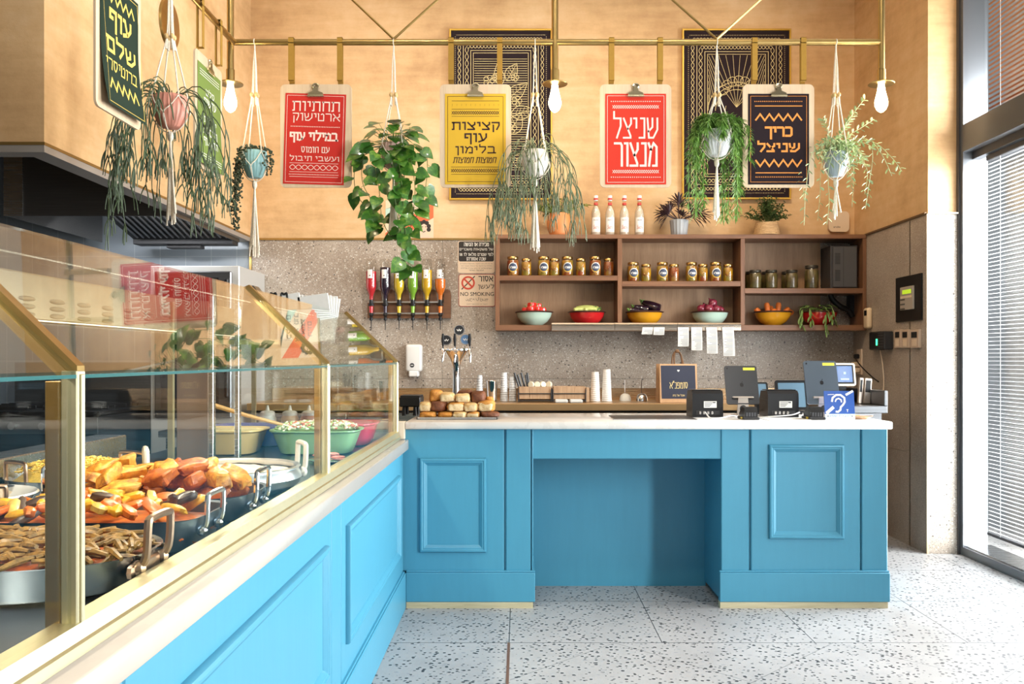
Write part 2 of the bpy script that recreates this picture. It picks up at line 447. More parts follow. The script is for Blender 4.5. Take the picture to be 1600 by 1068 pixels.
def m_tiles(name, col, grout, w, h):
    t = NT(name); b = t.n('ShaderNodeTexBrick'); b.offset = 0
    s = t.n('ShaderNodeSeparateXYZ'); t.l(t.coord(), s.inputs[0])
    cb = t.n('ShaderNodeCombineXYZ'); t.l(t.math('ADD', s.outputs[0], s.outputs[1]), cb.inputs[0]); t.l(s.outputs[2], cb.inputs[1])
    t.l(cb.outputs[0], b.inputs['Vector'])
    for k, v in (('Color1', col), ('Color2', col), ('Mortar', grout)): b.inputs[k].default_value = (*lin(v), 1)
    for k, v in (('Scale', 1), ('Mortar Size', .0025), ('Brick Width', w), ('Row Height', h)): b.inputs[k].default_value = v
    return t.set(Base_Color=b.outputs['Color'], Roughness=.25)
def m_stone(nm='veined_white_stone', a=(.76, .71, .66), b=(.84, .81, .77)):
    t = NT(nm); co = t.coord()
    d = t.noise(co, 1.6, 6, .6)
    v = t.math('ABSOLUTE', t.math('SUBTRACT', d, .5)); vein = t.math('LESS_THAN', v, .012)
    base = t.ramp(t.noise(co, .9, 4), (.3, a), (.7, b))
    base = t.mix(t.math('MULTIPLY', vein, .14), base, (.45, .38, .33))
    return t.set(Base_Color=base, Roughness=.16)

PLASTER = m_plaster(); TERR = m_terrazzo_wall(); FLOOR = m_floor(); STONE = m_stone(); STONE2 = m_stone('beige_stone', (.44, .385, .325), (.54, .485, .42))
WALNUT = m_wood('walnut', (.105, .044, .020), (.25, .115, .055), 'x', .45)
WALNUTV = m_wood('walnut_upright', (.105, .044, .020), (.245, .112, .053), 'z', .45)
WALBACK = m_wood('walnut_back', (.27, .15, .078), (.44, .27, .15), 'z', .5)
BIRCH = m_wood('birch_ply', (.58, .42, .27), (.72, .56, .38), 'z', .5, .8)
CRATE = m_wood('crate_wood', (.38, .22, .12), (.60, .40, .24), 'z', .6, 2)
PANE = m_glass('clear_glass', (.90, .955, .935), .075)
FPANE = m_glass('clear_upright_glass', (.95, .975, .965), .04, 0, .40)
THIN = m_glass('jar_glass', (.90, .89, .87), .045, .04)
WINGL = m_glass('window_glass', (.97, .985, .98), .04)
BLUE = mat('blue_paint', (.060, .268, .395), .40, var=.025, vs=4, bump=.012, stretch=(9, 9, 1))
BRASS = mat('brushed_brass', (.47, .315, .115), .30, 1.0, var=.08, vs=20)
GOLDAL = mat('champagne_metal', (.66, .61, .40), .38, 1.0, var=.04, vs=20)
GOLDP = mat('gold_print', (.70, .55, .25), .45)
STEEL = m_steel('brushed_steel', (.62, .61, .60), .26, 'x')
STEELD = m_steel('dark_steel', (.20, .205, .215), .35, 'x', .1)
ALU = m_steel('pot_metal', (.66, .68, .70), .24, None, .1)
PANM = m_steel('roasting_pan_metal', (.17, .20, .235), .36, None, .15)
CHROME = mat('chrome', (.80, .80, .81), .07, 1.0)
COPPER = mat('bronzed_handle', (.50, .33, .22), .30, 1.0)
BLACK = mat('black_plastic', (.010, .010, .011), .38, spec=.3)
BLACKM = mat('matt_black', (.018, .018, .02), .6)
DARK = mat('dark_grey', (.045, .045, .05), .5)
WHITE = mat('white_plastic', (.82, .82, .80), .35)
PAPER = mat('white_paper', (.70, .69, .66), .8, var=.04, vs=30)
CORD = mat('cotton_cord', (.78, .70, .57), .9, var=.12, vs=80, bump=.2)
MULL = mat('window_aluminium', (.17, .18, .195), .30, .6)
MULLD = mat('dark_aluminium', (.09, .09, .095), .4, .5)
# ---------------------------------------------------------------- the setting
YB, XR, YP, XW, XS, ZD, ZC = 7.19, 2.686, 5.895, 2.885, -2.157, 2.232, 4.6
struct('floor', FLOOR, box(-4.6, 3.6, -4.0, YB+.1, -.05, 0), smooth=0)
struct('ceiling', mat('ceiling_white', (.70, .64, .56), .8, var=.03), box(-4.6, 3.3, -4.0, YB+.1, ZC, ZC+.1), smooth=0)
struct('wall_back', PLASTER, box(XS, XR+.3, YB, YB+.12, ZD, ZC), smooth=0)
# terrazzo cladding in separate slabs with hairline joints
bx_ = [XS+.012, -.62, .60, 1.82, XR]
struct('wall_back_cladding', TERR, *[box(bx_[i]+.001, bx_[i+1]-.001, YB-.012, YB+.12, a+.001, b-.001) for i in range(4) for a, b in ((0, 1.12), (1.12, ZD))], smooth=0)
struct('wall_kitchen', m_tiles('kitchen_tile', (.30, .34, .38), (.44, .47, .50), .205, .42), box(-4.6, XS, YB, YB+.12, 0, ZC), smooth=0)
struct('trim_1', BRASS, box(XS+.002, XR, YB-.02, YB, ZD-.004, ZD+.012))
struct('trim_2', BRASS, box(XS-.008, XS+.012, YB-.02, YB, 0, ZD))
struct('wall_right', PLASTER, box(XR, XR+.25, YP+.251, YB, ZD, ZC), smooth=0)
struct('wall_right_cladding', TERR, *[box(XR-.012, XR+.25, a, b-.002, c, d-.002) for a, b in ((YP+.239, 6.30), (6.30, YB)) for c, d in ((0, .64), (.64, ZD))], smooth=0)
struct('trim_3', mat('bronze_trim', (.12, .07, .035), .4, .6), box(XR-.022, XR+.002, YP, YB, ZD-.004, ZD+.010))
struct('wall_pilaster', PLASTER, box(XR, XW+.03, YP-.0, YP+.25, ZD, ZC), smooth=0)
struct('wall_pilaster_cladding', TERR, box(XR-.012, XW+.03, YP-.012, YP+.25, 0, ZD-.001), smooth=0)
struct('trim_4', mat('pale_brass', (.78, .62, .38), .35, .8), box(XR-.014, XR-.002, YP-.016, YP-.010, 0, ZD), box(XR-.012, XW+.01, YP-.03, YP, ZD-.003, ZD+.006))
# plastered box over the kitchen, with a metal edge below
struct('wall_soffit', PLASTER, prism([(-4.6, 4.064), (XS, 4.064), (XS, YB), (XS-.1, YB), (XS-.1, 4.164), (-4.6, 4.164)], 'z', 2.262, ZC), smooth=0)
def edge_L(o, z0, z1): return prism([(-4.6, 4.064-o), (XS+o, 4.064-o), (XS+o, YB), (XS-.1, YB), (XS-.1, 4.164), (-4.6, 4.164)], 'z', z0, z1)
struct('trim_5', mat('dark_brass', (.30, .19, .06), .4, .8), edge_L(.004, 2.248, 2.262))
struct('trim_6', mat('grey_board_edge', (.36, .33, .30), .5, .4), edge_L(.002, 2.216, 2.248))
struct('wall_left', mat('kitchen_side_wall', (.10, .105, .11), .5), box(-4.7, -4.6, -4, YB+.1, 0, ZC), smooth=0)

struct('trim_7', mat('bronze_floor_strip', (.26, .13, .08), .45, .6), box(-.055, -.043, 2.0, 4.04, -.002, .0015))
# window wall on the window side: posts, transom, sill, glass
def window(n, y0, y1):
    f = struct('window_%d' % n, MULL, box(XW, XW+.16, y1-.035, y1, 0, ZC), box(XW, XW+.16, y0, y0+.035, 0, ZC),
        box(XW, XW+.16, y0+.035, y1-.035, 0, .055), box(XW, XW+.16, y0+.035, y1-.035, 2.625, 2.80), box(XW, XW+.16, y0+.035, y1-.035, ZC-.06, ZC))
    struct('frame', MULLD, box(XW-.012, XW+.02, y1-.001, y1+.03, 0, ZC), box(XW+.06, XW+.12, y0+.035, y1-.035, 2.575, 2.625), parent=f)
    struct('glass', WINGL, box(XW+.135, XW+.141, y0+.035, y1-.035, .055, 2.625), box(XW+.135, XW+.141, y0+.035, y1-.035, 2.80, ZC-.06), parent=f)
    struct('sill', STEEL, box(XW+.02, XW+.20, y0, y1, .056, .062), parent=f)
    return f
window(1, 4.05, 5.865)
window(2, 2.20, 4.02)
window(3, .35, 2.17)
window(4, -1.5, .32)
struct('wall_front', PLASTER, box(-4.6, -2.6, -4.0, -3.85, 0, ZC), box(2.6, 3.2, -4.0, -3.85, 0, ZC), box(-2.6, 2.6, -4.0, -3.85, 3.7, ZC), smooth=0)
struct('wall_window_side', PLASTER, box(XW, XW+.2, -4.0, -1.53, 0, ZC), smooth=0)

def m_translucent(name, col, f):
    t = NT(name); t.set(Base_Color=col, Roughness=.5)
    tl = t.n('ShaderNodeBsdfTranslucent'); tl.inputs[0].default_value = (*col, 1)
    mx = t.n('ShaderNodeMixShader'); mx.inputs[0].default_value = f; t.l(t.b.outputs[0], mx.inputs[1]); t.l(tl.outputs[0], mx.inputs[2]); t.l(mx.outputs[0], t.out.inputs[0]); return t.m
def blind(label, y0, y1, z0, z1, slatmat, railmat, tilt, pitch=.025):
    t = thing('window_blind', label, 'blind', (XW+.10, (y0+y1)/2, z0), group=None)
    G = []; n = int((z1-z0-.05)/pitch); h = (y1-y0)/2
    for i in range(n):
        z = .03 + i*pitch
        G.append(mv(ry(box(-.006, .006, -h, h, -.0004, .0004), tilt), 0, 0, z))
    part('slats', t, slatmat, *G, smooth=0)
    part('head_rail', t, railmat, box(-.02, .02, -h, h, z1-z0-.035, z1-z0, .004))
    part('bottom_rail', t, railmat, box(-.014, .014, -h, h, 0, .018, .004))
    for yy in (-h*.80, 0, h*.80):
        part('ladder_cord', t, mat('blind_cord', (.75, .73, .70), .8), tube([(-.013, yy, .01), (-.013, yy, z1-z0-.02)], .0012, 5))
    return t
WOODSLAT = m_wood('blind_wood', (.24, .09, .032), (.38, .155, .065), 'y', .45)
WSLAT = m_translucent('blind_white', (.88, .89, .90), .7)
blind('white slatted window blind drawn over the tall lower pane beside the pilaster', 4.09, 5.70, .16, 2.57, WSLAT, DARK, 2)
blind('reddish wooden slatted blind in the upper pane over the transom', 4.09, 5.70, 2.81, 4.5, WOODSLAT, WOODSLAT, 52, .03)

# ---------------------------------------------------------------- counters
def pframe(x0, x1, z0, z1, y, prof):
    """mitred picture-frame moulding on a face at y looking to -y; prof = (inset, out)"""
    V, Fc = [], []
    for d, o in prof:
        V += [(x0+d, y-o, z0+d), (x1-d, y-o, z0+d), (x1-d, y-o, z1-d), (x0+d, y-o, z1-d)]
    for i in range(len(prof)-1):
        for k in range(4):
            l = (k+1) % 4
            Fc.append((i*4+k, i*4+l, (i+1)*4+l, (i+1)*4+k))
    return V, Fc
MOULD = [(0, 0), (0, .010), (.004, .016), (.012, .018), (.016, .014), (.022, .014), (.026, .010), (.034, .006), (.038, 0)]
STRIP = m_wood('worn_base_strip', (.40, .34, .20), (.62, .55, .36), 'x', .6)
YF, YPL = 4.615, 4.595
main = thing('service_counter', 'blue panelled service counter with knee recess, facing the camera', 'counter', (.65, 4.95, 0))
xl, xm0, xm1, xr = -.612, X(833, YF), X(1127, YF), X(1387, YF)
part('carcass', main, BLUE, box(xl, xm0-.004, YF+.014, 5.27, .03, .918), world=True)
part('carcass', main, BLUE, box(xm1+.004, xr-.002, YF+.014, 5.27, .03, .918), world=True)
part('recess_panel', main, BLUE, box(xm0-.01, xm1+.01, 5.05, 5.08, .0, .918), world=True)
part('apron', main, BLUE, box(xm0-.004, xm1+.004, YF+.008, YF+.045, .763, .918, .003), box(xm0-.004, xm1+.004, YF+.045, 5.27, .88, .918), world=True)
def boards(y, cuts, z0, z1): return [box(a, b, y, y+.016, z0, z1, .004) for a, b in cuts]
part('front_panel', main, BLUE, *boards(YF, [(xl, X(787.5, YF))], .186, .918), pframe(X(656, YF), X(760, YF), .285, .769, YF, MOULD), world=True)
for c_ in ((X(790.5, YF), X(829, YF)), (X(831, YF), xm0), (xm1, X(1170, YF)), (X(1346.5, YF), xr)):
    part('stile', main, BLUE, *boards(YF, [c_], .186, .918), world=True)
part('front_panel', main, BLUE, *boards(YF, [(X(1173.5, YF), X(1344, YF))], .186, .918), pframe(X(1201, YF), X(1318, YF), .354, .838, YF, MOULD), world=True)
for a, b in ((-.584, X(836, YPL)), (X(1125, YPL), X(1391, YPL))):
    part('plinth', main, BLUE, box(a, b, YPL, YPL+.04, .032, .182, .003), box(a, b, YPL+.006, YPL+.03, .182, .190, .003), box(b-.03, b-.001, YPL+.041, 5.0, .032, .182, .003), world=True)
    part('base_strip', main, STRIP, box(a+.002, b-.01, YPL+.004, YPL+.05, .0, .031), world=True, label='worn pale base strip under the plinth')
single('countertop', 'white veined stone countertop on the blue service counter', 'countertop', STONE, box(-.586, 1.908, 4.578, 5.30, .9185, .958, .006), smooth=50)

disp = thing('display_counter', 'blue panelled counter running toward the camera under the glass food display', 'counter', (-.9, 2.2, 0))
XF, XPL = -.60, -.583
L_ = lambda g: rz(g, 90)            # authored with x = depth, facing -y; turned to face the room
part('carcass', disp, BLUE, box(-1.55, XF-.014, -.8, 4.612, .03, .815), world=True)
cuts = [(3.013, 4.612), (1.36, 2.855), (-.29, 1.205)]
for a, b in cuts:
    part('front_panel', disp, BLUE, *[L_(g) for g in boards(-XF, [(a, b)], .186, .815)], L_(pframe(a+.078, b-.19 if b > 4 else b-.092, .295, .705, -XF, MOULD)), world=True)
for a, b in ((2.859, 3.009), (1.209, 1.356)):
    part('stile', disp, BLUE, *[L_(g) for g in boards(-XF, [(a, b)], .186, .815)], world=True)
part('plinth', disp, BLUE, box(XPL-.04, XPL, -.8, YPL, .0, .182, .003), box(XPL-.03, XPL-.006, -.8, YPL, .182, .190, .003), world=True)
single('stone_ledge', 'pale stone ledge topping the blue display counter', 'countertop', STONE2, box(-1.6, -.567, -.8, 4.575, .816, .867, .004), smooth=50)
single('stone_upstand', 'small cream stone block bridging the ledge and the taller countertop', 'upstand', mat('cream_stone', (.74, .64, .50), .4, var=.05), box(-1.2, -.588, 4.581, 4.66, .8675, .957, .003))

# ---------------------------------------------------------------- glass display case
case = thing('food_display_case', 'brass framed slanted glass food display case standing on the stone ledge', 'display case', (-.95, 2.2, .8675))
XG, ZJ, XT, ZT = -.632, 1.258, -.885, 1.508
posts = (-.38, 1.27, 2.92, 4.565)
part('bottom_rail', case, GOLDAL, prism([(-.607, .868), (-.607, .885), (-.612, .888), (-.618, .908), (-.655, .908), (-.655, .868)], 'y', -.7, 4.572), world=True)
for p in posts:
    part('post', case, GOLDAL, box(XG-.013, XG+.011, p-.012, p+.012, .906, ZJ+.006, .002), box(XG+.004, XG+.014, p-.005, p+.005, .906, ZJ, .001), world=True)
    part('inner_post', case, BRASS, box(XG-.036, XG-.014, p-.01, p+.012, .874, ZJ-.01, .001), world=True, label='brass upright behind the pane')
    d = .0085
    part('slanted_bar', case, BRASS, prism([(XG+.010, ZJ-.004), (XG+.010, ZJ+.012), (XT+.006, ZT+.012), (XT-.012, ZT+.004), (XT-.006, ZT-.012), (XG-.010, ZJ-.010)], 'y', p-.011, p+.011), world=True)
TEAL = mat('glass_edge', (.035, .13, .13), .12, spec=.8)
for a, b in zip(posts[:-1], posts[1:]):
    part('front_pane', case, FPANE, box(XG-.003, XG+.003, a+.013, b-.013, .905, ZJ-.006), world=True, smooth=0)
    part('slanted_pane', case, PANE, prism([(XG+.004, ZJ), (XG+.008, ZJ+.004), (XT+.004, ZT+.002), (XT, ZT-.002)], 'y', a+.012, b-.012), world=True, smooth=0)
    part('glass_edge', case, TEAL, box(XG-.004, XG+.010, a+.0125, b-.0125, ZJ-.0058, ZJ-.0005), world=True, label='dark teal polished edge of the slanted pane')
part('end_pane', case, PANE, prism([(XG, .905), (XG, ZJ), (XT, ZT), (-1.30, ZT), (-1.30, .905)], 'y', 4.566, 4.571), world=True, smooth=0)
part('deck', case, m_steel('deck_steel', (.20, .235, .27), .3, 'y'), box(-1.58, -.656, -.7, 4.56, .8675, .873), world=True)
part('rear_ledge', case, STEEL, box(-1.62, -1.50, -.7, 3.42, .873, .99, .004), world=True)
PST = mat('partition_steel', (.34, .25, .20), .38, .7)
part('partition', case, PST, box(-1.31, -1.19, 3.42, 3.432, .873, 1.50, .002), world=True, label='steel divider between hot and cold sections')
for px_ in (331, 371): part('partition_post', case, STEEL, box(X(px_-3.5, 3.40), X(px_+3.5, 3.40), 3.39, 3.42, .873, 1.52, .002), world=True)
LG = [box(-1.44, -1.352, .3, 4.3, 1.387, 1.517, .005)]
for i in range(-12, 12):
    for zz in (1.445, 1.4235, 1.402):
        yy = 2.487 + .161*i
        if .4 < yy < 4.2:
            LG.append(blob((-1.352, yy-.03, zz), (.012, .042, .0075), 1, 1, 0, 12, 8))
part('louvred_housing', case, mat('housing_tan_reflection', (.32, .25, .17), .42, .35), *LG, world=True, label='steel heat housing with rows of louvres')  # tan puts the warm reflection on the steel into its colour
LAMPGLOW = mat('warm_tube', (1, .88, .68), .5, emit=1.5)
part('light_strip', case, LAMPGLOW, box(-1.345, -1.335, .5, 4.2, 1.384, 1.387), world=True, label='warm lit tube under the heat housing')
a_ = area('case_light', (-.90, 2.35, 1.478), (0, math.radians(8), 0), .05, 3.2, 26, (1, .88, .70))
# ---------------------------------------------------------------- brass rail, pendant lamps
YR, K = 4.42, .726
XL, ZR = X(365, YR), Z(66, YR)
rail = thing('hanging_rail', 'long brass tube rail hung from the ceiling above the counter', 'rail', (0, YR, ZR))
xr0 = X(1377, YR); rr = .0155
part('rail_tube', rail, BRASS, cyl((XL, YR, ZR), (xr0, YR, ZR), rr, n=16), world=True)
part('return_tube', rail, BRASS, cyl((XL, YR, ZR), (XL, 1.9, ZR), rr, n=16), world=True)
for px in (360, 867, 1377):
    part('drop_pipe', rail, BRASS, cyl((X(px, YR), YR, Z(111.5, YR)+.010), (X(px, YR), YR, ZC), .0170, n=16), world=True)
single('wall_disc', 'round brass disc fixed flat on the plaster box behind the hanging plant', 'wall disc', BRASS, lathe([(.001, .03), (.03, .03), (.04, .022), (.145, .014), (.15, 0), (.001, 0)], n=40), loc=(XS+.001, 5.50, 3.33), rot=(0, 90, 0))
for px, a, b in ((615, 553, 681), (1120, 1053, 1185)):
    for q in (a, b):
        dx = (X(q, YR) - X(px, YR)); k = (ZC-ZR)/(Z(0, YR)-ZR-.02)
        part('hanger_rod', rail, BRASS, tube([(X(px, YR), YR, ZR+rr), (X(px, YR)+dx*k, YR, ZC)], .0062, 8), world=True)
BULB = mat('lit_bulb', (1.0, .80, .50), .3, emit=12)
def pendant(px, label):
    x = X(px, YR); z0 = Z(176, YR)
    t = thing('pendant_lamp', label, 'lamp', (x, YR, z0), group='pendant lamps')
    zt = Z(112, YR) - z0; zd = Z(131, YR) - z0
    part('socket', t, BRASS, cyl((0, 0, zd), (0, 0, zt+.009), .021, n=20))
    part('disc', t, BRASS, lathe([(.001, zd+.004), (.061, zd+.003), (.063, zd), (.061, zd-.003), (.001, zd-.004)], n=36))
    part('bulb', t, BULB, lathe([(.0, 0), (.009, .003), (.023, .016), (.031, .036), (.032, .054), (.026, .080), (.019, .109), (.016, zd-.008), (.014, zd-.003)], n=20), label='glowing teardrop bulb')
    l = bpy.data.lights.new('bulb_light', 'POINT'); l.energy = 3; l.color = (1, .78, .48); l.shadow_soft_size = .05
    o = bpy.data.objects.new('bulb_light', l); o.location = (x, YR-.10, z0+.02); COL.objects.link(o)
pendant(360, 'lit brass pendant bulb at the rail corner beside the olive green board')
pendant(867, 'lit brass pendant bulb between the yellow board and the plain red board')
pendant(1377, 'lit brass pendant bulb at the end of the rail by the window')

# ---------------------------------------------------------------- clipboard menu boards
STRAP = mat('mustard_strap', (.36, .20, .035), .85, spec=.25, var=.06, vs=40)
CLIPM = mat('clip_metal', (.70, .62, .42), .18, 1.0)
PINK = mat('pale_pink_ink', (.90, .68, .60), .85, spec=.25); ORANGE = mat('orange_ink', (.80, .30, .07), .85, spec=.25)
AUB = mat('aubergine_paper', (.017, .009, .012), .85, spec=.25); YEL = mat('yellow_paper', (.66, .40, .035), .85, spec=.25)
REDP = mat('red_paper', (.52, .028, .020), .85, spec=.25); REDP2 = mat('bright_red_paper', (.60, .040, .022), .85, spec=.25)
GREENP = mat('dark_green_paper', (.013, .027, .016), .85, spec=.25); OLIVEP = mat('olive_green_paper', (.17, .24, .055), .85, spec=.25)
YINK = mat('yellow_ink', (.80, .55, .12), .85, spec=.25); WINK = mat('white_ink', (.80, .80, .74), .85, spec=.25); DINK = mat('dark_ink', (.04, .020, .025), .85, spec=.25)

class PO:
    """collects printed marks in poster fractions (x right, y down)"""
    def __init__(s, w, h, x0, z1, y): s.w, s.h, s.x0, s.z1, s.y, s.G = w, h, x0, z1, y, []
    def p(s, u, v): return (s.x0 + u*s.w, s.z1 - v*s.h)
    def t(s, body, u0, u1, v0, v1, bold=0., rtl=True, shear=0.):
        a = s.p(u0, v1); b = s.p(u1, v0); s.G.append(txt(body, a[0], b[0], a[1], b[1], bold, s.y, rtl, shear))
    def line(s, v, u0=.1, u1=.9, th=.006): s.G.append(ribbon([s.p(u0, v), s.p(u1, v)], th*s.h, s.y))
    def pl(s, pts, th=.006, closed=False): s.G.append(ribbon([s.p(*q) for q in pts], th*s.h, s.y, closed))
    def dots(s, v, n=24, u0=.1, u1=.9, r=.006):
        for i in range(n):
            s.G.append(poly2(disc2(*s.p(u0+(u1-u0)*i/(n-1), v), r*s.h, 8), s.y))
    def zig(s, v0, v1, n, u0=.1, u1=.9, th=.022, up=False):
        s.pl([(u0+(u1-u0)*i/(2*n), v1 if (i % 2 == 0) != up else v0) for i in range(2*n+1)], th)
    def chain(s, v, a, n, u0=.1, u1=.9, th=.006):
        for q in (0, math.pi):
            m = n*8
            s.pl([(u0+(u1-u0)*i/m, v + a*math.sin(math.pi*i/8 + q)) for i in range(m+1)], th)
    def xs(s, v, a, n, u0=.1, u1=.9, th=.005):
        for q in (0, 1):
            s.pl([(u0+(u1-u0)*i/n, v + (a if (i+q) % 2 else -a)) for i in range(n+1)], th)
    def hearts(s, v, n, u0=.1, u1=.9, k=.018):
        for i in range(n):
            cx, cz = s.p(u0+(u1-u0)*i/(n-1), v); q = k*s.h
            s.G.append(poly2([(cx + q*.06*16*math.sin(a)**3*.06*16/16*1.0, cz + q*.06*(13*math.cos(a)-5*math.cos(2*a)-2*math.cos(3*a)-math.cos(4*a))) for a in [2*math.pi*j/20 for j in range(20)]], s.y))
    def frame(s, ins, th=.005):
        k = s.w/s.h
        s.pl([(ins, ins*k), (1-ins, ins*k), (1-ins, 1-ins*k), (ins, 1-ins*k)], th, True)

BW, BH, PW, PH = .485, .70, .413, .615
def menu_board(label, loc, rot, paper, inks, tilt=0.0, curl=0.0):
    """hangs from the rail; origin at the board's bottom centre"""
    t = thing('menu_board', label, 'menu board', loc, rot, 'clipboard menu boards on the brass rail'); t.scale = (K, K, K)
    part('board', t, BIRCH, prism(rrect(-BW/2, BW/2, 0, BH, .035), 'y', -.006, .006))
    for sx in (-.165, .165):
        zz = (ZR - loc[2])/K
        part('strap', t, STRAP, box(sx-.018, sx+.018, .0062, .0092, BH-.10, zz+.0225), box(sx-.018, sx+.018, -.0285, .0092, zz+.0225, zz+.0250), box(sx-.018, sx+.018, -.0285, -.0255, zz-.015, zz+.0250), box(sx-.018, sx+.018, -.0285, .0092, BH+.02, BH+.022), box(sx-.018, sx+.018, -.0285, -.0255, BH+.02, zz-.01))
    zt = BH-.065; n = 10; V, Fc = [], []
    zs = [zt - PH*i/n for i in range(n+1)]
    def yy(z):
        u = (zt - z)/PH
        return -.0085 - curl*max(0, u-.35)**2
    for z in zs: V += [(-PW/2, yy(z), z), (PW/2, yy(z), z)]
    Fc = [(2*i, 2*i+2, 2*i+3, 2*i+1) for i in range(n)]
    ca, sa = math.cos(math.radians(tilt)), math.sin(math.radians(tilt))
    def tw(g): return [(x*ca-(z-zt)*sa, y, zt+x*sa+(z-zt)*ca) for x, y, z in g[0]], g[1]
    ps = part('poster', t, paper, tw((V, Fc)), smooth=60)
    for ink, fn in inks:
        po = PO(PW, PH, -PW/2, zt, 0); fn(po)
        G = [tw(([(x, yy(z)-.0012, z) for x, y, z in g[0]], g[1])) for g in po.G]
        part('lettering', ps, ink, *G, smooth=0)
    c = part('clip', t, CLIPM, prism([(-.055, zt-.022), (.055, zt-.022), (.048, zt+.004), (.018, zt+.016), (.012, zt+.045), (-.012, zt+.045), (-.018, zt+.016), (-.048, zt+.004)], 'y', -.022, -.010),
         cyl((-.055, -.020, zt-.018), (.055, -.020, zt-.018), .007, n=10), tube([(.020*math.cos(a), -.016, zt+.05+.016*math.sin(a)) for a in [2*math.pi*k/14 for k in range(14)]], .006, 8, closed=True), label='brass bulldog clip')
    return t
def p_red(o):
    o.frame(.035, .004); o.t('תחתיות', .12, .90, .085, .195, .0); o.t('ארטישוק', .13, .91, .215, .325, .0)
    o.dots(.365, 30, .11, .90, .0055); o.t('במילוי עוף', .09, .89, .40, .545, .06); o.t('עם חומוס', .28, .75, .585, .655, 0)
    o.t('ועשבי תיבול', .10, .91, .675, .745, .02); o.line(.768, .1, .9, .004); o.chain(.815, .026, 8); o.line(.865, .1, .9, .004); o.dots(.893, 34, .1, .9, .005); o.line(.918, .1, .9, .004)
def p_yel(o):
    o.frame(.045, .004); o.line(.08, .11, .89, .004); o.hearts(.125, 11, .12, .88); o.line(.17, .11, .89, .004); o.xs(.21, .018, 22, .11, .89, .005); o.line(.25, .11, .89, .004)
    o.t('קציצות', .11, .90, .31, .425, .035); o.t('עוף', .32, .69, .435, .56, .035); o.t('בלימון', .17, .84, .555, .68, .035); o.t('חמוצות חמוצות', .13, .85, .70, .765, .0, True, .25)
    o.line(.808, .1, .89, .004); o.xs(.848, .018, 22, .1, .89, .005); o.line(.888, .1, .89, .004)
def p_red2(o):
    o.frame(.035, .004); o.dots(.085, 24, .1, .9, .006); o.xs(.145, .017, 22, .12, .88, .005); o.t('שניצל', .13, .87, .19, .495, -.028); o.t('מנצור', .14, .86, .535, .805, -.025)
    o.xs(.858, .017, 22, .12, .88, .005); o.dots(.92, 24, .1, .9, .006)
def p_brown(o):
    o.frame(.04, .004); o.dots(.085, 26, .11, .88, .006); o.line(.135, .11, .89, .010); o.zig(.225, .295, 5, .12, .88, .018); o.t('כריך', .27, .73, .36, .505, .06); o.t('שניצל', .15, .85, .515, .645, .06)
    o.zig(.73, .80, 5, .12, .88, .018, True); o.line(.872, .12, .88, .010); o.dots(.918, 26, .13, .88, .006)
def p_dgreen(o):
    o.frame(.04, .004); o.t('עוף', .22, .80, .22, .40, .06); o.t('שלם', .13, .90, .41, .57, .06); o.t('ברוטיסרי', .1, .9, .62, .71, .0, True, .25)
def p_dgreen2(o): o.zig(.10, .17, 5, .12, .88, .018)
def p_dgreen3(o): o.zig(.78, .86, 5, .12, .88, .018)
def p_olive(o):
    for v in (.06, .085, .11, .89, .915, .94): o.line(v, .08, .92, .006)
    o.t('סלט', .33, .70, .20, .28, .02); o.t('עדשים', .25, .78, .31, .39, .02); o.t('ירקות', .25, .78, .50, .58, .02); o.t('וחסות', .2, .8, .60, .68, .02); o.t('חזה עוף', .2, .8, .71, .80, .02)
zb = Z(293, YR); yb_ = YR
for px, lab, paper, ink, fn, tl in ((494, 'clipboard board with a red poster of pink artichoke lettering in seven lines', REDP, PINK, p_red, -1.6),
        (743, 'clipboard board with a yellow poster in dark lettering and a row of hearts', YEL, DINK, p_yel, 0),
        (993, 'clipboard board with a red poster of two large pale pink words', REDP2, PINK, p_red2, 0),
        (1216, 'clipboard board with a dark aubergine poster of orange zigzags and lettering', AUB, ORANGE, p_brown, 0)):
    menu_board(lab, (X(px, yb_), yb_, zb), 0, paper, [(ink, fn)], tl)
menu_board('clipboard board with a dark green poster of yellow lettering, beside the plaster box', (XL, 3.15, zb), 90, GREENP, [(YINK, p_dgreen), (YINK, p_dgreen2), (YINK, p_dgreen3)], 0, .10)
menu_board('clipboard board with an olive green poster of white lettering, behind the pink pot', (XL, 4.06, zb), 90, OLIVEP, [(WINK, p_olive)], 0, .05)

# ---------------------------------------------------------------- framed prints on the back wall
FRG = mat('gold_frame', (.62, .37, .05), .4, .3)
def border_print(o):
    k = o.w/o.h
    def ringline(ins, th): o.pl([(ins, ins*k), (1-ins, ins*k), (1-ins, 1-ins*k), (ins, 1-ins*k)], th, True)
    def ringchain(ins, a, n):
        for q in (0, math.pi):
            m = n*6
            for e in range(4):
                pts = []
                for i in range(m+1):
                    s_ = i/m; w_ = a*math.sin(math.pi*i/6+q)
                    u, v = {0: (ins+(1-2*ins)*s_, ins*k + w_*k), 1: (1-ins+w_, ins*k+(1-2*ins*k)*s_), 2: (ins+(1-2*ins)*s_, 1-ins*k+w_*k), 3: (ins+w_, ins*k+(1-2*ins*k)*s_)}[e]
                    pts.append((u, v))
                o.pl(pts, .0025)
    for i in range(60):
        for u, v in ((.045+.91*i/59, .045*k), (.045+.91*i/59, 1-.045*k)):
            o.G.append(poly2(disc2(*o.p(u, v), .0022*o.h, 5), o.y))
    for i in range(84):
        for u, v in ((.045, .045*k+(1-.09*k)*i/83), (.955, .045*k+(1-.09*k)*i/83)):
            o.G.append(poly2(disc2(*o.p(u, v), .0022*o.h, 5), o.y))
    ringchain(.085, .014, 26); ringline(.125, .003); ringchain(.16, .016, 20); ringline(.20, .0028); ringline(.225, .0025)
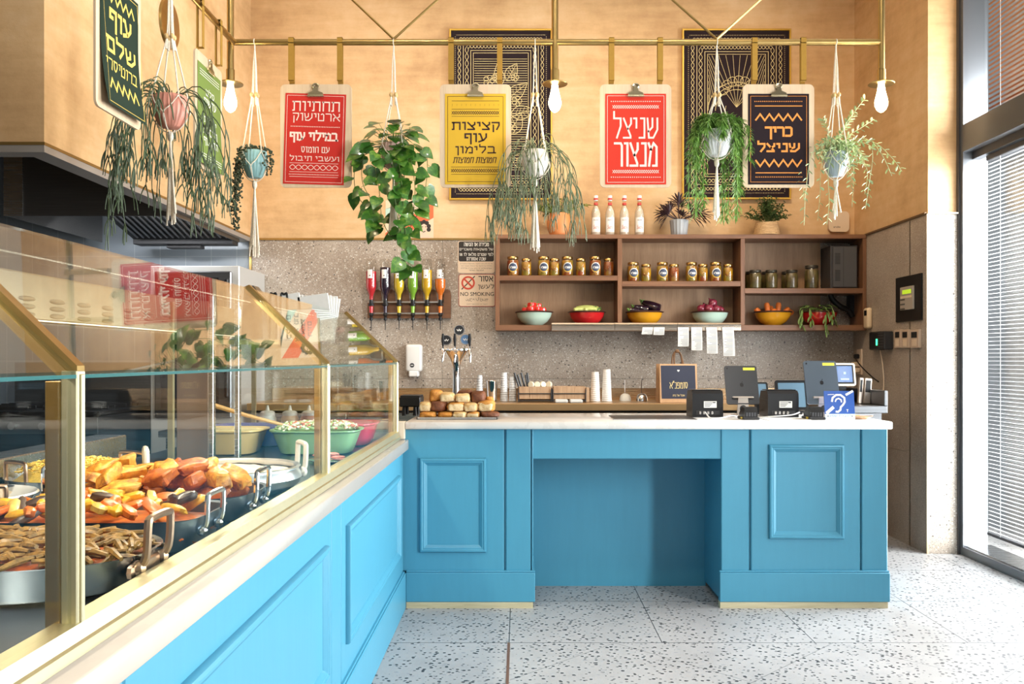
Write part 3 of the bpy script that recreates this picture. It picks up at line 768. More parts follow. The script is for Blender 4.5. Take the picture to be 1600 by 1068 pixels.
def leaf(o, u, v, ang, L, wd, veins=4):
    k = o.w/o.h; a = math.radians(ang)
    def q(s, t): return (u + (s*math.cos(a)-t*math.sin(a)), v - (s*math.sin(a)+t*math.cos(a))*k)
    pts = [q(L*i/12, wd*math.sin(math.pi*(i/12)**.8)) for i in range(13)] + [q(L*i/12, -wd*math.sin(math.pi*(i/12)**.8)) for i in range(11, 0, -1)]
    o.pl(pts, .0028, True); o.pl([q(0, 0), q(L*.93, 0)], .002)
    for j in range(veins):
        s = L*(.2+.6*j/veins)
        o.pl([q(s, 0), q(s+L*.12, wd*.7*math.sin(math.pi*(s/L)**.8))], .0016); o.pl([q(s, 0), q(s+L*.12, -wd*.7*math.sin(math.pi*(s/L)**.8))], .0016)
def flower(o, u, v, r, n=5):
    k = o.w/o.h
    for j in range(n):
        a = 2*math.pi*j/n
        o.pl([(u + r*.6*math.cos(a) + r*.42*math.cos(b), v - (r*.6*math.sin(a) + r*.42*math.sin(b))*k) for b in [2*math.pi*i/12 for i in range(12)]], .0025, True)
def art_flowers(o):
    border_print(o)
    for i in range(48): o.line(.17+.66*i/47, .235, .765, .0022)
def art_flowers2(o):
    for u, v, a, L, w in ((.50, .33, 100, .22, .05), (.56, .30, 60, .2, .06), (.55, .42, 40, .28, .07), (.6, .5, 10, .24, .07), (.45, .55, 215, .3, .08), (.58, .62, 60, .25, .08), (.5, .66, 280, .3, .08), (.62, .75, 330, .22, .07), (.4, .45, 150, .2, .05)):
        leaf(o, u, v, a, L, w)
    for u, v, r in ((.38, .30, .055), (.46, .28, .045), (.64, .28, .04), (.5, .5, .08), (.6, .58, .06), (.42, .68, .07), (.66, .42, .05)): flower(o, u, v, r)
def art_head(o):
    border_print(o)
    k = o.w/o.h
    for j in range(30):
        a = math.radians(-5+190*j/29)
        o.pl([(.5+.27*math.cos(a)*1.0, .48-.27*math.sin(a)*k), (max(.235, min(.765, .5+.6*math.cos(a))), max(.235*k+.0, .48-.6*math.sin(a)*k))], .002)
    for r in (.20, .235, .27): o.pl([(.5+r*math.cos(math.radians(a)), .48-r*math.sin(math.radians(a))*k) for a in range(0, 181, 6)], .003)
    for j in range(7):
        a = math.radians(25+130*j/6)
        o.pl([(.52+.16*math.cos(a)+.045*math.cos(b), .40-(.16*math.sin(a)+.045*math.sin(b))*k) for b in [math.radians(q) for q in range(0, 361, 30)]], .0026)
        o.pl([(.50, .46), (.52+.15*math.cos(a), .40-.15*math.sin(a)*k)], .002)
    o.pl([(.40, .45), (.38, .52), (.36, .56), (.39, .58), (.385, .62), (.41, .65), (.47, .66), (.48, .74), (.62, .74), (.60, .62), (.63, .52), (.60, .45)], .003)
    for u, v, a, L, w in ((.3, .78, 40, .2, .05), (.7, .78, 140, .2, .05), (.5, .8, 90, .1, .04)): leaf(o, u, v, a, L, w)
def framed(label, px0, px1, py0, py1, layers):
    x0, x1 = X(px0, YB-.03), X(px1, YB-.03); z1, z0 = Z(py0, YB-.03), Z(py1, YB-.03)
    t = thing('framed_print', label, 'framed print', ((x0+x1)/2, YB-.002, z0))
    w, h = x1-x0, z1-z0
    part('frame', t, FRG, *[rev(g) for g in [pframe(-w/2, w/2, 0, h, 0, [(0, 0), (0, .034), (.004, .036), (.012, .036), (.014, .030), (.014, .0)])]])
    pr = part('print', t, AUB, box(-w/2+.012, w/2-.012, -.024, -.004, .012, h-.012))
    for fn, m in layers:
        po = PO(w-.024, h-.024, -w/2+.012, h-.012, -.0252 if fn is not art_flowers2 else -.0258); fn(po); part('line_art', pr, m, *po.G, smooth=0)
framed('large dark framed print of gold line flowers behind the yellow poster board', 702, 863, 45, 312, [(art_flowers, GOLDP), (art_flowers2, GOLDP)])
framed('dark framed print of a gold line head under a rayed arch, behind the zigzag poster', 1066, 1236, 45, 311, [(art_head, GOLDP)])
# ---------------------------------------------------------------- wall shelf with three bays
YS = 6.90
sx_ = [X(q, YS) for q in (774, 780.5, 965, 972, 1157.5, 1164, 1348.5)] + [2.672]
zt0, zt1, zb0, zb1 = Z(372.5, YS), Z(366, YS), Z(516, YS), Z(507.5, YS)
MIDS = [(Z(438, YS), Z(430, YS)), (Z(447, YS), Z(439, YS)), (Z(458, YS), Z(450, YS))]
sh = thing('wall_shelf', 'long walnut wall shelf unit of three open bays over the terrazzo', 'shelf', ((sx_[0]+sx_[7])/2, YS, zb0))
BK = YB - .013
part('top_board', sh, WALNUT, box(sx_[0], sx_[7], YS, BK, zt0, zt1, .0015), world=True)
part('bottom_board', sh, WALNUT, box(sx_[0], sx_[7], YS, BK, zb0, zb1, .0015), world=True)
for i in range(4):
    part('upright', sh, WALNUTV, box(sx_[2*i], sx_[2*i+1], YS+.002, BK, zb1, zt0, .0015), world=True)
for i, (a, b) in enumerate(MIDS):
    part('shelf_board', sh, WALNUT, box(sx_[2*i+1], sx_[2*i+2], YS+.004, BK, a, b, .0015), world=True)
    part('back_panel', sh, WALBACK, box(sx_[2*i+1], sx_[2*i+2]-(.24 if i == 2 else 0), BK-.012, BK, zb1, zt0), world=True)
TOPZ = [b for a, b in MIDS]; BOTZ = zb1; SHZ = zt1

def m_pickle(name, cols, sc=38):
    t = NT(name); v = t.n('ShaderNodeTexVoronoi'); v.inputs['Scale'].default_value = sc; v.inputs['Randomness'].default_value = 1
    co = t.coord((1, 1, .7)); t.l(co, v.inputs['Vector']); s = t.n('ShaderNodeSeparateColor'); t.l(v.outputs['Color'], s.inputs[0])
    r = t.ramp(s.outputs[0], *[(i/len(cols), c) for i, c in enumerate(cols)])
    r2 = t.mix(t.math('MULTIPLY', v.outputs['Distance'], .7), r, (.05, .02, .005))
    t.bump(v.outputs['Distance'], .3, .01)
    return t.set(Base_Color=r2, Roughness=.3, Coat_Weight=.6)
PICK = [m_pickle('mixed_pickles', [(.58, .22, .01), (.66, .40, .03), (.42, .05, .008), (.62, .28, .015), (.30, .27, .02)]),
        m_pickle('red_pickles', [(.50, .16, .02), (.42, .05, .015), (.58, .32, .05), (.35, .04, .01), (.5, .2, .03)]),
        m_pickle('yellow_pickles', [(.66, .38, .015), (.58, .26, .01), (.38, .32, .03), (.68, .46, .06), (.42, .07, .01)]),
        m_pickle('dark_cucumbers', [(.13, .12, .03), (.20, .17, .05), (.09, .08, .025), (.17, .13, .04)], 30)]
NAVY = mat('navy_label', (.035, .05, .10), .5); LBLW = mat('label_white', (.80, .78, .74), .55)
LIDG = mat('gold_lid', (.62, .42, .16), .25, 1.0); LIDD = mat('dark_lid', (.05, .045, .035), .35, .6)
def curved(poly, r, z=0.0, step=8):
    """2D marks wrapped round an upright cylinder of radius r, facing -y"""
    V, Fc = poly
    return [(r*math.sin(x/r), -r*math.cos(x/r)+y, q+z) for x, y, q in V], Fc
def discgrid(cx, cz, R, rings=5, n=24, r0=0.0):
    V, Fc = [], []
    for i in range(rings+1):
        rad = r0+(R-r0)*i/rings
        for k in range(n): V.append((cx+rad*math.cos(2*math.pi*k/n), 0, cz+rad*math.sin(2*math.pi*k/n)))
    for i in range(rings):
        for k in range(n): l = (k+1) % n; Fc.append((i*n+k, i*n+l, (i+1)*n+l, (i+1)*n+k))
    return V, rev((V, Fc))[1]
def gridrect(x0, x1, z0, z1, n=10):
    V = [(x0+(x1-x0)*i/n, 0, z) for i in range(n+1) for z in (z0, z1)]
    return V, [(2*i, 2*i+2, 2*i+3, 2*i+1) for i in range(n)]
def make_jar(h, r, fill, lid, badge):
    t = thing('pickle_jar', 'pickle jar', 'jar')
    part('glass', t, THIN, lathe([(.6*r, 0), (.94*r, .002), (r, .010), (r, h*.76), (.90*r, h*.84), (.84*r, h*.88)], n=24))
    part('pickles', t, fill, lathe([(.1*r, .004), (.88*r, .005), (.955*r, .012), (.955*r, h*.75), (.84*r, h*.82), (.1*r, h*.84)], n=24))
    part('lid', t, lid, lathe([(.1*r, h*.875), (.90*r, h*.875), (.93*r, h*.88), (.93*r, h*.985), (.90*r, h), (.1*r, h)], n=24))
    if badge:
        lb = part('label', t, LBLW, curved(discgrid(0, h*.44, r*.80), r+.0008))
        part('badge', lb, NAVY, curved(discgrid(0, h*.44, r*.68), r+.0014))
        part('lettering', lb, LBLW, curved(heb('סומפנ"א', -r*.5, r*.5, h*.38, h*.50, .16), r+.0021))
        part('yellow_mark', lb, YEL, curved(ribbon([(r*.72*math.cos(a), h*.44+r*.72*math.sin(a)) for a in [math.pi*(1.1+.8*i/10) for i in range(11)]], .006), r+.0019))
    return t
first = {}
def jar(px, py, bay, h, r, fill, lid, badge, label, group, y=6.985):
    key = (h, r, badge, lid.name)
    z = TOPZ[bay]; x = X(px, y)
    if key not in first:
        j = make_jar(h, r, PICK[fill], lid, badge); first[key] = j; j.location = (x, y, z); j['label'] = label; j['group'] = group
    else:
        j = dup(first[key], (x, y, z), None, label, group)
        for c in j.children:
            if c.name.startswith('pickles'): c.data = c.data; resetmat_fill(c, PICK[fill])
def resetmat_fill(o, m):
    o.material_slots[0].link = 'OBJECT'; o.material_slots[0].material = m
ORD = ['first', 'second', 'third', 'fourth']
for i, px in enumerate((801.5, 849.5, 886.5, 930)):
    jar(px, 0, 0, .152, .047, (1, 2, 0, 1)[i], LIDG, True, 'round badge pickle jar, %s from the signs end in the bay beside the signs' % ORD[i], 'badge jars in the bay by the signs')
for i, px in enumerate((822.5, 866.5, 907.5, 951)):
    jar(px, 0, 0, .138, .041, (2, 2, 0, 1)[i], LIDG, False, 'unlabelled pickle jar, %s from the signs end in the bay beside the signs' % ORD[i], 'plain jars in the bay by the signs', 6.995)
for i, px in enumerate((989.5, 1035, 1080.5, 1118)):
    jar(px, 0, 1, .152, .047, (0, 2, 2, 0)[i], LIDG, True, 'round badge pickle jar, %s from the signs end in the middle bay' % ORD[i], 'badge jars in the middle bay')
for i, px in enumerate((1009.5, 1053, 1098, 1137.5)):
    jar(px, 0, 1, .138, .041, (2, 1, 0, 2)[i], LIDG, False, 'unlabelled pickle jar, %s from the signs end in the middle bay' % ORD[i], 'plain jars in the middle bay', 6.995)
for i, px in enumerate((1180, 1205, 1237)):
    jar(px, 0, 2, .145, .048, 3, LIDD, False, 'dark olive jar in the front row, %s from the onion side divider' % ORD[i], 'dark jars in the bay by the window', 6.97)
for i, px in enumerate((1174, 1199, 1230)):
    jar(px, 0, 2, .145, .048, 3, LIDD, False, 'dark olive jar half hidden in the back row, %s from the onion side divider' % ORD[i], 'dark jars in the bay by the window', 7.10)
jar(1268, 0, 2, .182, .054, 3, LIDD, False, 'tallest dark jar of pickled cucumbers beside the grey cabinet', None, 6.985)

# steel network cabinet and hose at the window end of the shelf
y = 6.95
t = thing('equipment_cabinet', 'dark grey metal equipment cabinet with slotted door on the shelf', 'cabinet', (X(1318, y), y, TOPZ[2]))
w0, w1 = X(1297.5, y), X(1340, y); hh = Z(383, y) - TOPZ[2]
GM = mat('grey_metal', (.055, .052, .055), .45, .3)
part('body', t, GM, box(w0, w1, y, BK-.002, TOPZ[2], TOPZ[2]+hh, .004), world=True)
d = part('door', t, mat('grey_metal_door', (.085, .082, .085), .45, .3), box(X(1301, y), X(1338, y), y-.012, y, TOPZ[2]+.01, TOPZ[2]+hh-.012, .003), world=True)
part('seam', t, BLACKM, box(X(1317, y)-.0015, X(1317, y)+.0015, y-.0128, y-.0118, TOPZ[2]+.012, TOPZ[2]+hh-.014), world=True)
for z in (.19, .06): part('slots', t, BLACKM, *[box(X(1304, y), X(1312, y), y-.0135, y-.0119, TOPZ[2]+z+.011*k, TOPZ[2]+z+.011*k+.006) for k in range(8)], world=True)
single('black_hose', 'black flexible hose sagging under the middle board by the window', 'hose', BLACK, tube(smoothpath([(X(1298, 7.05), 7.06, Z(458, 7.05)-.005), (X(1302, 7.05), 7.06, Z(468, 7.05)), (X(1313, 7.05), 7.06, Z(478, 7.05)), (X(1326, 7.05), 7.07, Z(484, 7.05)), (X(1334, 7.05), 7.08, Z(494, 7.05))], 8), .022, 12), box(X(1327, 7.1), X(1338, 7.1), 7.08, 7.16, Z(490, 7.1), Z(459, 7.1)))

# enamel bowls of vegetables
RIMB = mat('dark_rim', (.05, .02, .015), .3)
def bowl(px, y, colr, label):
    R = .145; t = thing('enamel_bowl', label, 'bowl', (X(px, y), y, BOTZ), group='enamel bowls on the shelf')
    prof = [(.001, .0), (.062, .0), (.068, .006), (.105, .030), (.130, .065), (.141, .100), (.145, .104), (.138, .100), (.127, .067), (.100, .034), (.06, .012), (.001, .010)]
    part('basin', t, colr, lathe(prof, n=40)); part('rim', t, RIMB, lathe([(.136, .099), (.147, .0995), (.151, .106), (.146, .1115), (.136, .107)], n=40))
    return X(px, y), y, BOTZ
MINT = mat('mint_enamel', (.50, .66, .55), .18, coat=.5); REDE = mat('red_enamel', (.56, .015, .018), .18, coat=.5); YELE = mat('yellow_enamel', (.72, .33, .015), .18, coat=.5)
YBW = 7.03
STEMG = mat('green_stem', (.13, .25, .05), .5)
b1 = bowl(834.5, YBW, MINT, 'mint enamel bowl heaped with red peppers')
PEP = mat('red_pepper', (.62, .022, .012), .15, coat=.6)
rnd = random.Random(5)
def rot3(a, b, c): return Matrix.Rotation(math.radians(c), 3, 'Z') @ Matrix.Rotation(math.radians(b), 3, 'Y') @ Matrix.Rotation(math.radians(a), 3, 'X')
for i, (dx, dy, dz) in enumerate(((-.075, -.02, .105), (-.03, -.06, .112), (.025, -.055, .112), (.07, -.02, .105), (-.02, .0, .145), (.03, .03, .140), (0, .07, .11))):
    t = thing('red_pepper', 'red pepper heaped in the mint bowl beside the signs', 'pepper', (b1[0]+dx*.86, b1[1]+dy*.86, b1[2]+dz+.008), rnd.uniform(0, 360), 'red peppers in a bowl')
    part('flesh', t, PEP, lathe([(.001, -.03), (.018, -.032), (.03, -.015), (.035, .01), (.030, .026), (.012, .026), (.001, .02)], n=24, flute=4, fd=.07)); part('stem', t, STEMG, tube([(0, 0, .02), (.002, 0, .035), (.008, 0, .045)], [.006, .004, .005], 7))
b2 = bowl(917, YBW, REDE, 'red enamel bowl of pale courgettes')
ZUC = mat('pale_courgette', (.47, .52, .16), .4, var=.2, vs=40)
for i, (dx, dy, dz, an) in enumerate(((-.06, -.05, .112, 15), (.01, -.055, .115, -10), (.06, -.03, .112, 30), (-.02, .02, .13, -20), (.04, .03, .128, 8), (-.07, .04, .11, 60))):
    t = thing('courgette', 'pale courgette lying in the red bowl', 'courgette', (b2[0]+dx*.6, b2[1]+dy*.8, b2[2]+dz+.006), an, 'courgettes in the red bowl')
    part('flesh', t, ZUC, tube(smoothpath([(-.075, 0, 0), (-.04, .0, .004), (0, 0, .005), (.045, 0, .003), (.07, 0, 0)], 4), [.006]+[.017+.004*math.sin(k*.19) for k in range(15)]+[.010], 12)); part('stem', t, STEMG, cyl((.07, 0, 0), (.09, 0, .012), .008, .006, 8))
b3 = bowl(1007, YBW, YELE, 'yellow enamel bowl holding dark aubergines')
EGG = mat('aubergine', (.016, .006, .014), .12, coat=.8)
for i, (dx, dy, dz, an, L, r, el, lb) in enumerate(((-.03, -.02, .13, 170, .13, .036, 18, 'aubergine lying across the middle of the yellow bowl'), (.05, .0, .155, 150, .17, .044, 25, 'largest aubergine leaning over the rim of the yellow bowl'), (-.085, -.03, .115, 200, .10, .028, 8, 'small aubergine at the sign side of the yellow bowl'))):
    t = thing('aubergine', lb, 'aubergine', (b3[0]+dx, b3[1]+dy, b3[2]+dz), an, 'aubergines in the yellow bowl')
    M = Matrix.Rotation(math.radians(-el), 4, 'Y'); n = 12
    part('flesh', t, EGG, xf(tube([(L*(k/n-.5), 0, 0) for k in range(n+1)], [max(.002, r*(math.sin(math.pi*min(1, (1-k/n)*.52+.03))**.6 if k < n else .3)*(1 if k else .05)) for k in range(n+1)], 16), M))
    part('calyx', t, STEMG, xf(tube([(L*.44, 0, 0), (L*.52, 0, 0), (L*.62, 0, .01)], [r*.55, .010, .006], 10), M))
b4 = bowl(1109, YBW, MINT, 'mint enamel bowl of red onions')
ONI = mat('red_onion', (.20, .022, .045), .22, coat=.4, var=.25, vs=30)
for i, (dx, dy, dz, r) in enumerate(((-.085, -.03, .120, .036), (-.02, -.06, .118, .038), (.05, -.055, .114, .036), (.10, -.01, .112, .028), (.025, -.015, .165, .037), (-.03, .04, .13, .035), (.05, .05, .125, .034))):
    t = thing('red_onion', 'red onion piled in the mint bowl under the badge jars', 'onion', (b4[0]+dx*.86, b4[1]+dy*.86, b4[2]+dz+.008), (rnd.uniform(-40, 40), rnd.uniform(-40, 40), 0), 'red onions in a bowl')
    part('bulb', t, ONI, lathe([(.001, -r*.85), (r*.5, -r*.75), (r*.92, -r*.3), (r, .1*r), (r*.8, r*.6), (r*.35, r*.92), (.005, r*1.25), (.003, r*1.5)], n=20))
b5 = bowl(1207.5, YBW, YELE, 'yellow enamel bowl of upright carrots')
CAR = mat('carrot', (.70, .17, .025), .45, var=.12, vs=60)
for i, (dx, dy, dz, an, el, L) in enumerate(((-.10, -.02, .105, 180, 50, .12), (-.045, -.03, .12, 120, 78, .15), (.0, -.05, .10, 90, 60, .10), (.035, -.02, .122, 60, 75, .15), (.075, -.03, .108, 20, 45, .13), (.105, .0, .10, 10, 30, .12), (-.01, .04, .11, 270, 65, .13))):
    t = thing('carrot', 'carrot standing in the yellow bowl by the window end', 'carrot', (b5[0]+dx, b5[1]+dy, b5[2]+dz-.02), (0, 0, an), 'carrots in the yellow bowl')
    d = Vector((math.cos(math.radians(el)), 0, math.sin(math.radians(el))))
    part('root', t, CAR, tube([tuple(d*(L*s-L*.45)) for s in (0, .15, .5, .85, .96, 1)], [.010, .015, .020, .022, .017, .004], 12))
b6 = bowl(1279, YBW, REDE, 'red enamel bowl draped with green leaves')
GRN = mat('herb_leaf', (.13, .22, .05), .5, var=.3, vs=60)
G = []; r2 = random.Random(8)
def leafquad(p, d, L, w, droop=.25, side=None):
    """a small bent leaf of 3 segments"""
    d = Vector(d).normalized(); s = d.cross(Vector((0, 0, 1)))
    s = s.normalized() if s.length > .05 else Vector((1, 0, 0))
    if side is not None: s = (s*math.cos(side) + d.cross(s)*math.sin(side)).normalized()
    p = Vector(p); V = [tuple(p)]; Fc = []; up = s.cross(d)
    for k, (f, ww) in enumerate(((.3, .8), (.62, 1.0), (.85, .6))):
        c = p + d*L*f - Vector((0, 0, 1))*droop*L*f*f
        fold = up*w*.18
        V += [tuple(c - s*w*ww/2 + fold), tuple(c), tuple(c + s*w*ww/2 + fold)]
    V.append(tuple(p + d*L - Vector((0, 0, 1))*droop*L))
    Fc = [(0, 2, 1), (0, 3, 2)]
    for k in (0, 1): a = 1+3*k; Fc += [(a, a+1, a+4, a+3), (a+1, a+2, a+5, a+4)]
    Fc += [(7, 8, 10), (8, 9, 10)]
    return V, Fc
for i in range(46):
    a = r2.uniform(0, 6.28); rr_ = r2.uniform(0, .10)
    G.append(leafquad((b6[0]+rr_*math.cos(a)-.02, b6[1]+rr_*math.sin(a)-.02, b6[2]+.112+r2.uniform(0, .045)), (math.cos(a), math.sin(a)*.6-.3, .15), r2.uniform(.05, .09), .022, .4))
for px, zz in ((1252, .03), (1266, .055), (1291, -.01), (1300, .06)):
    for k in range(9):
        p = (X(px, 6.88)+r2.uniform(-.012, .012), 6.885+r2.uniform(-.01, .0), b6[2]+.12-(.12-zz+.03)*k/8)
        G.append(leafquad(p, (r2.uniform(-.7, .7), -.4, -1), .055, .018, .2))
    G.append(tube(smoothpath([(b6[0], b6[1]-.06, b6[2]+.12), (X(px, 6.9), 6.90, b6[2]+.13), (X(px, 6.88), 6.883, b6[2]+zz)], 5), .003, 5))
single('herb_bunch', 'bunch of green leaves hanging out of the red bowl over the shelf edge', 'greens', GRN, *G)

# ticket rail and order slips
RAILM = m_steel('ticket_rail_steel', (.60, .50, .40), .25, 'x')
zr0, zr1 = Z(517, YS), Z(505, YS)
for i, (a, b) in enumerate(((862, 960), (960.5, 1058), (1058.5, 1157))):
    single('ticket_rail', ('metal ticket rail length under the courgette bowl', 'metal ticket rail length under the aubergine bowl with two short slips', 'metal ticket rail length under the onion bowl with long slips')[i], 'ticket rail', RAILM,
       prism([(YS-.016, zr0+.006), (YS-.002, zr0), (YS-.002, zr1), (YS-.010, zr1+.004), (YS-.018, zr1-.008), (YS-.016, zr1-.012)], 'x', X(a, YS), X(b, YS)), group='ticket rails on the shelf edge')
INKG = mat('receipt_ink', (.22, .22, .23), .8)
def slip(a, b, py, k, label, y=YS-.020):
    x0, x1 = X(a, y), X(b, y); z1, z0 = Z(511, y), Z(py, y)
    t = thing('order_slip', label, 'receipt', ((x0+x1)/2, y, z0), group='order slips on the ticket rail'); h = z1-z0; w = x1-x0
    n = 8; V = []
    for i in range(n+1):
        q = i/n; V += [(-w/2+.004*k*(1-q), -.012*math.sin(q*2.6)*(1 if h > .1 else .3), h*q), (w/2+.004*k*(1-q), -.012*math.sin(q*2.6+.25)*(1 if h > .1 else .3), h*q)]
    s = part('paper', t, PAPER, (V, [(2*i, 2*i+1, 2*i+3, 2*i+2) for i in range(n)]))
    G = []; r = random.Random(k+3)
    for j in range(int(h/.011)-1):
        zz = .010+.011*j; q = zz/h
        L = r.uniform(.4, .85)*w; G.append(ribbon([(w*.42-L, zz), (w*.42, zz)], .003, -.0016-.012*math.sin(q*2.6+.2)*(1 if h > .1 else .3)))
    part('printing', s, INKG, *G, smooth=0)
for i, q in enumerate(((1004, 1020.5, 522, 'short order slip, first from the signs end on the ticket rail'), (1021.5, 1038.5, 523, 'short order slip, second from the signs end on the ticket rail'), (1059, 1076, 541, 'long order slip, third from the signs end, above the paper bag'), (1079.5, 1096.5, 547, 'long order slip, fourth from the signs end on the ticket rail'), (1103, 1120, 552, 'long order slip, fifth from the signs end on the ticket rail'), (1128, 1146, 556, 'longest order slip, at the window end of the ticket rail'))):
    slip(q[0], q[1], q[2], i-2, q[3])

# on top of the shelf
def syrup(px, label):
    y = 7.02; t = thing('syrup_bottle', label, 'bottle', (X(px, y), y, SHZ), group='clear syrup bottles on the shelf')
    part('glass', t, THIN, lathe([(.001, 0), (.034, .0), (.038, .006), (.038, .175), (.034, .20), (.018, .235), (.0145, .25), (.0145, .29)], n=22))
    part('syrup', t, mat('clear_syrup', (.72, .62, .50), .12, coat=.5), lathe([(.001, .004), (.034, .005), (.0355, .009), (.0355, .172), (.030, .20), (.015, .232), (.012, .238), (.001, .238)], n=22))
    lb = part('label', t, LBLW, curved(gridrect(-.036, .036, .03, .145), .0386)); part('lettering', lb, mat('red_print', (.45, .05, .05), .6), curved(txt('Sucre', -.024, .024, .055, .085, 0, 0, shear=.3), .0394), curved(ribbon([(-.022, .05), (.024, .053)], .002), .0392))
    part('brand_print', lb, DINK, curved(txt('MONIN', -.02, .02, .118, .128, 0, 0), .0394))
    part('cap', t, LBLW, lathe([(.016, .278), (.017, .28), (.017, .316), (.015, .32), (.001, .32)], n=18)); part('neck_band', t, mat('red_band', (.55, .05, .04), .5), lathe([(.0155, .245), (.0168, .246), (.0162, .262), (.0155, .263)], n=18), lathe([(.0172, .284), (.0175, .285), (.0175, .298), (.0172, .299)], n=18))
for i, px in enumerate((931, 953, 975.5, 999)):
    syrup(px, 'clear syrup bottle with white label, %s of four from the orange pot' % ORD[i])

def pot_round(t, m, R, h): part('pot', t, m, lathe([(.001, 0), (R*.6, 0), (R*.72, .004), (R*.95, h*.35), (R, h*.6), (R*.86, h*.92), (R*.84, h), (R*.78, h), (R*.78, h*.85), (.001, h*.8)], n=30))
r3 = random.Random(11)
y = 7.0
t = thing('potted_plant', 'feathery green plant in a round terracotta pot beside the syrup bottles', 'plant', (X(873, y), y, SHZ))
pot_round(t, mat('terracotta', (.58, .20, .06), .5, var=.06), .095, .175)
G = []
for i in range(34):
    a = r3.uniform(0, 6.28); L = r3.uniform(.15, .30); el = r3.uniform(.5, 1.3); P = [(.03*math.cos(a), .03*math.sin(a)*.6, .15)]
    for k in range(1, 7):
        q = k/6; P.append((.03*math.cos(a)+L*q*math.cos(a)*math.cos(el)*1.1, (.03+L*q*math.cos(el))*math.sin(a)*.55, .15+L*q*math.sin(el)-.30*L*q*q*1.2))
    G.append(tube(P, .0018, 4))
    for k in range(22):
        q = r3.uniform(.2, 1); i0 = min(5, int(q*6)); p = Vector(P[i0]).lerp(Vector(P[i0+1]), q*6-i0)
        G.append(leafquad(p, (r3.uniform(-1, 1), r3.uniform(-1, 1), r3.uniform(-.2, .9)), .034, .013))
part('foliage', t, mat('yellow_green_leaf', (.24, .27, .055), .5, var=.35, vs=30), *G)

t = thing('palm_plant', 'dark purplish spiky leaved plant in a grey pot on the shelf', 'plant', (X(1061, y), y, SHZ))
part('pot', t, mat('grey_ribbed_pot', (.33, .34, .35), .5), lathe([(.001, 0), (.058, 0), (.062, .01), (.072, .12), (.068, .125), (.06, .11), (.001, .1)], n=48, flute=16, fd=.03))
G = []
for i in range(15):
    a = 6.28*i/15+r3.uniform(-.2, .2); L = r3.uniform(.12, .20); el = r3.uniform(.2, 1.25)
    base = Vector((0, 0, .12)); tip = Vector((L*math.cos(a)*math.cos(el), L*math.sin(a)*math.cos(el)*.6, .12+L*math.sin(el)))
    G.append(tube([tuple(base), tuple(tip)], .003, 5))
    for k in range(9):
        f = -1.2+2.4*k/8; dd = (tip-base).normalized(); s_ = dd.cross(Vector((0, 1, 0))).normalized()
        G.append(leafquad(tip - dd*.02, dd*math.cos(f)+s_*math.sin(f), r3.uniform(.085, .125), .019, .15))
part('foliage', t, mat('dark_leaf', (.040, .018, .022), .4, var=.3, vs=30), *G)

t = thing('basket_plant', 'bushy small leaved green plant in a wicker basket pot on the shelf', 'plant', (X(1198, y), y, SHZ))
WICK = m_wood('wicker', (.30, .17, .07), (.62, .42, .22), 'x', .7, 6)
R_ = lambda z: .075+.10*z
part('basket', t, WICK, lathe([(.001, 0), (.075, 0)] + [(.104-.20*k*.006+(.0025 if k % 2 else 0), .004+k*.0058) for k in range(18)] + [(.08, .1), (.001, .09)], n=40, flute=20, fd=.015))
G = []
for i in range(60):
    a = r3.uniform(0, 6.28); el = r3.uniform(.3, 1.5); L = r3.uniform(.12, .215)
    e = Vector((L*1.1*math.cos(a)*math.cos(el), L*.7*math.sin(a)*math.cos(el), .10+L*math.sin(el)))
    G.append(tube([(0, 0, .1), tuple(e)], .0014, 4))
    for k in range(18):
        q = r3.uniform(.4, 1.02); p = Vector((0, 0, .1)).lerp(e, q)
        G.append(leafquad(p, (r3.uniform(-1, 1), r3.uniform(-1, 1), r3.uniform(-.3, 1)), .030, .015))
part('foliage', t, mat('deep_green_leaf', (.075, .115, .030), .5, var=.35, vs=40), *G)
y = YB
t = thing('wifi_access_point', 'cream rounded square access point on the plaster behind the last hanging plant', 'access point', (X(1308.5, y), y-.002, Z(347, y)))
part('housing', t, mat('cream_plastic', (.74, .60, .45), .4), prism(rrect(-.082, .082, -.082, .082, .035, 6), 'y', -.035, 0)); part('lettering', t, DARK, txt('aruba', -.045, .01, -.05, -.034, 0, -.0356))

# ---------------------------------------------------------------- signs, dispensers on the back wall
yw = BK + .0005 - .0
def stick(label, px0, px1, py0, py1): 
    return thing('wall_sign', label, 'sign', (X((px0+px1)/2, YB-.012), YB-.0125, Z(py1, YB-.012))), X(px1, YB-.012)-X(px0, YB-.012), Z(py0, YB-.012)-Z(py1, YB-.012)
CREAM = mat('sign_cream', (.78, .62, .46), .5); SBLK = mat('sign_black', (.02, .014, .012), .5)
t, w, h = stick('brown and cream alcohol age notice above the no smoking sign', 715.5, 773, 376, 426.5)
part('plate', t, CREAM, prism(rrect(-w/2, w/2, 0, h, .02), 'y', -.002, 0)); part('dark_field', t, SBLK, prism(rrect(-w/2+.006, w/2-.006, h*.36, h-.006, .014), 'y', -.0026, -.0020))
part('white_lettering', t, LBLW, *[txt(s, a*w, b*w, h*c, h*(c+.11), .02, -.0032, True) for s, a, b, c in (('מכירה או הגשה', -.34, .34, .83), ('של משקאות משכרים', -.46, .46, .68), ('למי שטרם מלאו לו 81', -.46, .46, .53), ('שנה אסורה!', -.26, .26, .385))], smooth=0)
part('small_lettering', t, SBLK, *[txt(s, a*w, b*w, h*c, h*(c+.045), .0, -.0026, True) for s, a, b, c in (('על פי חוק אין למכור משקאות משכרים', -.44, .44, .27), ('מכירה או הגשה של משקה משכר למי', -.42, .42, .20), ('שטרם מלאו לו היא עברה פלילית', -.42, .42, .13), ('ועונשה מאסר', -.2, .2, .06))], smooth=0)
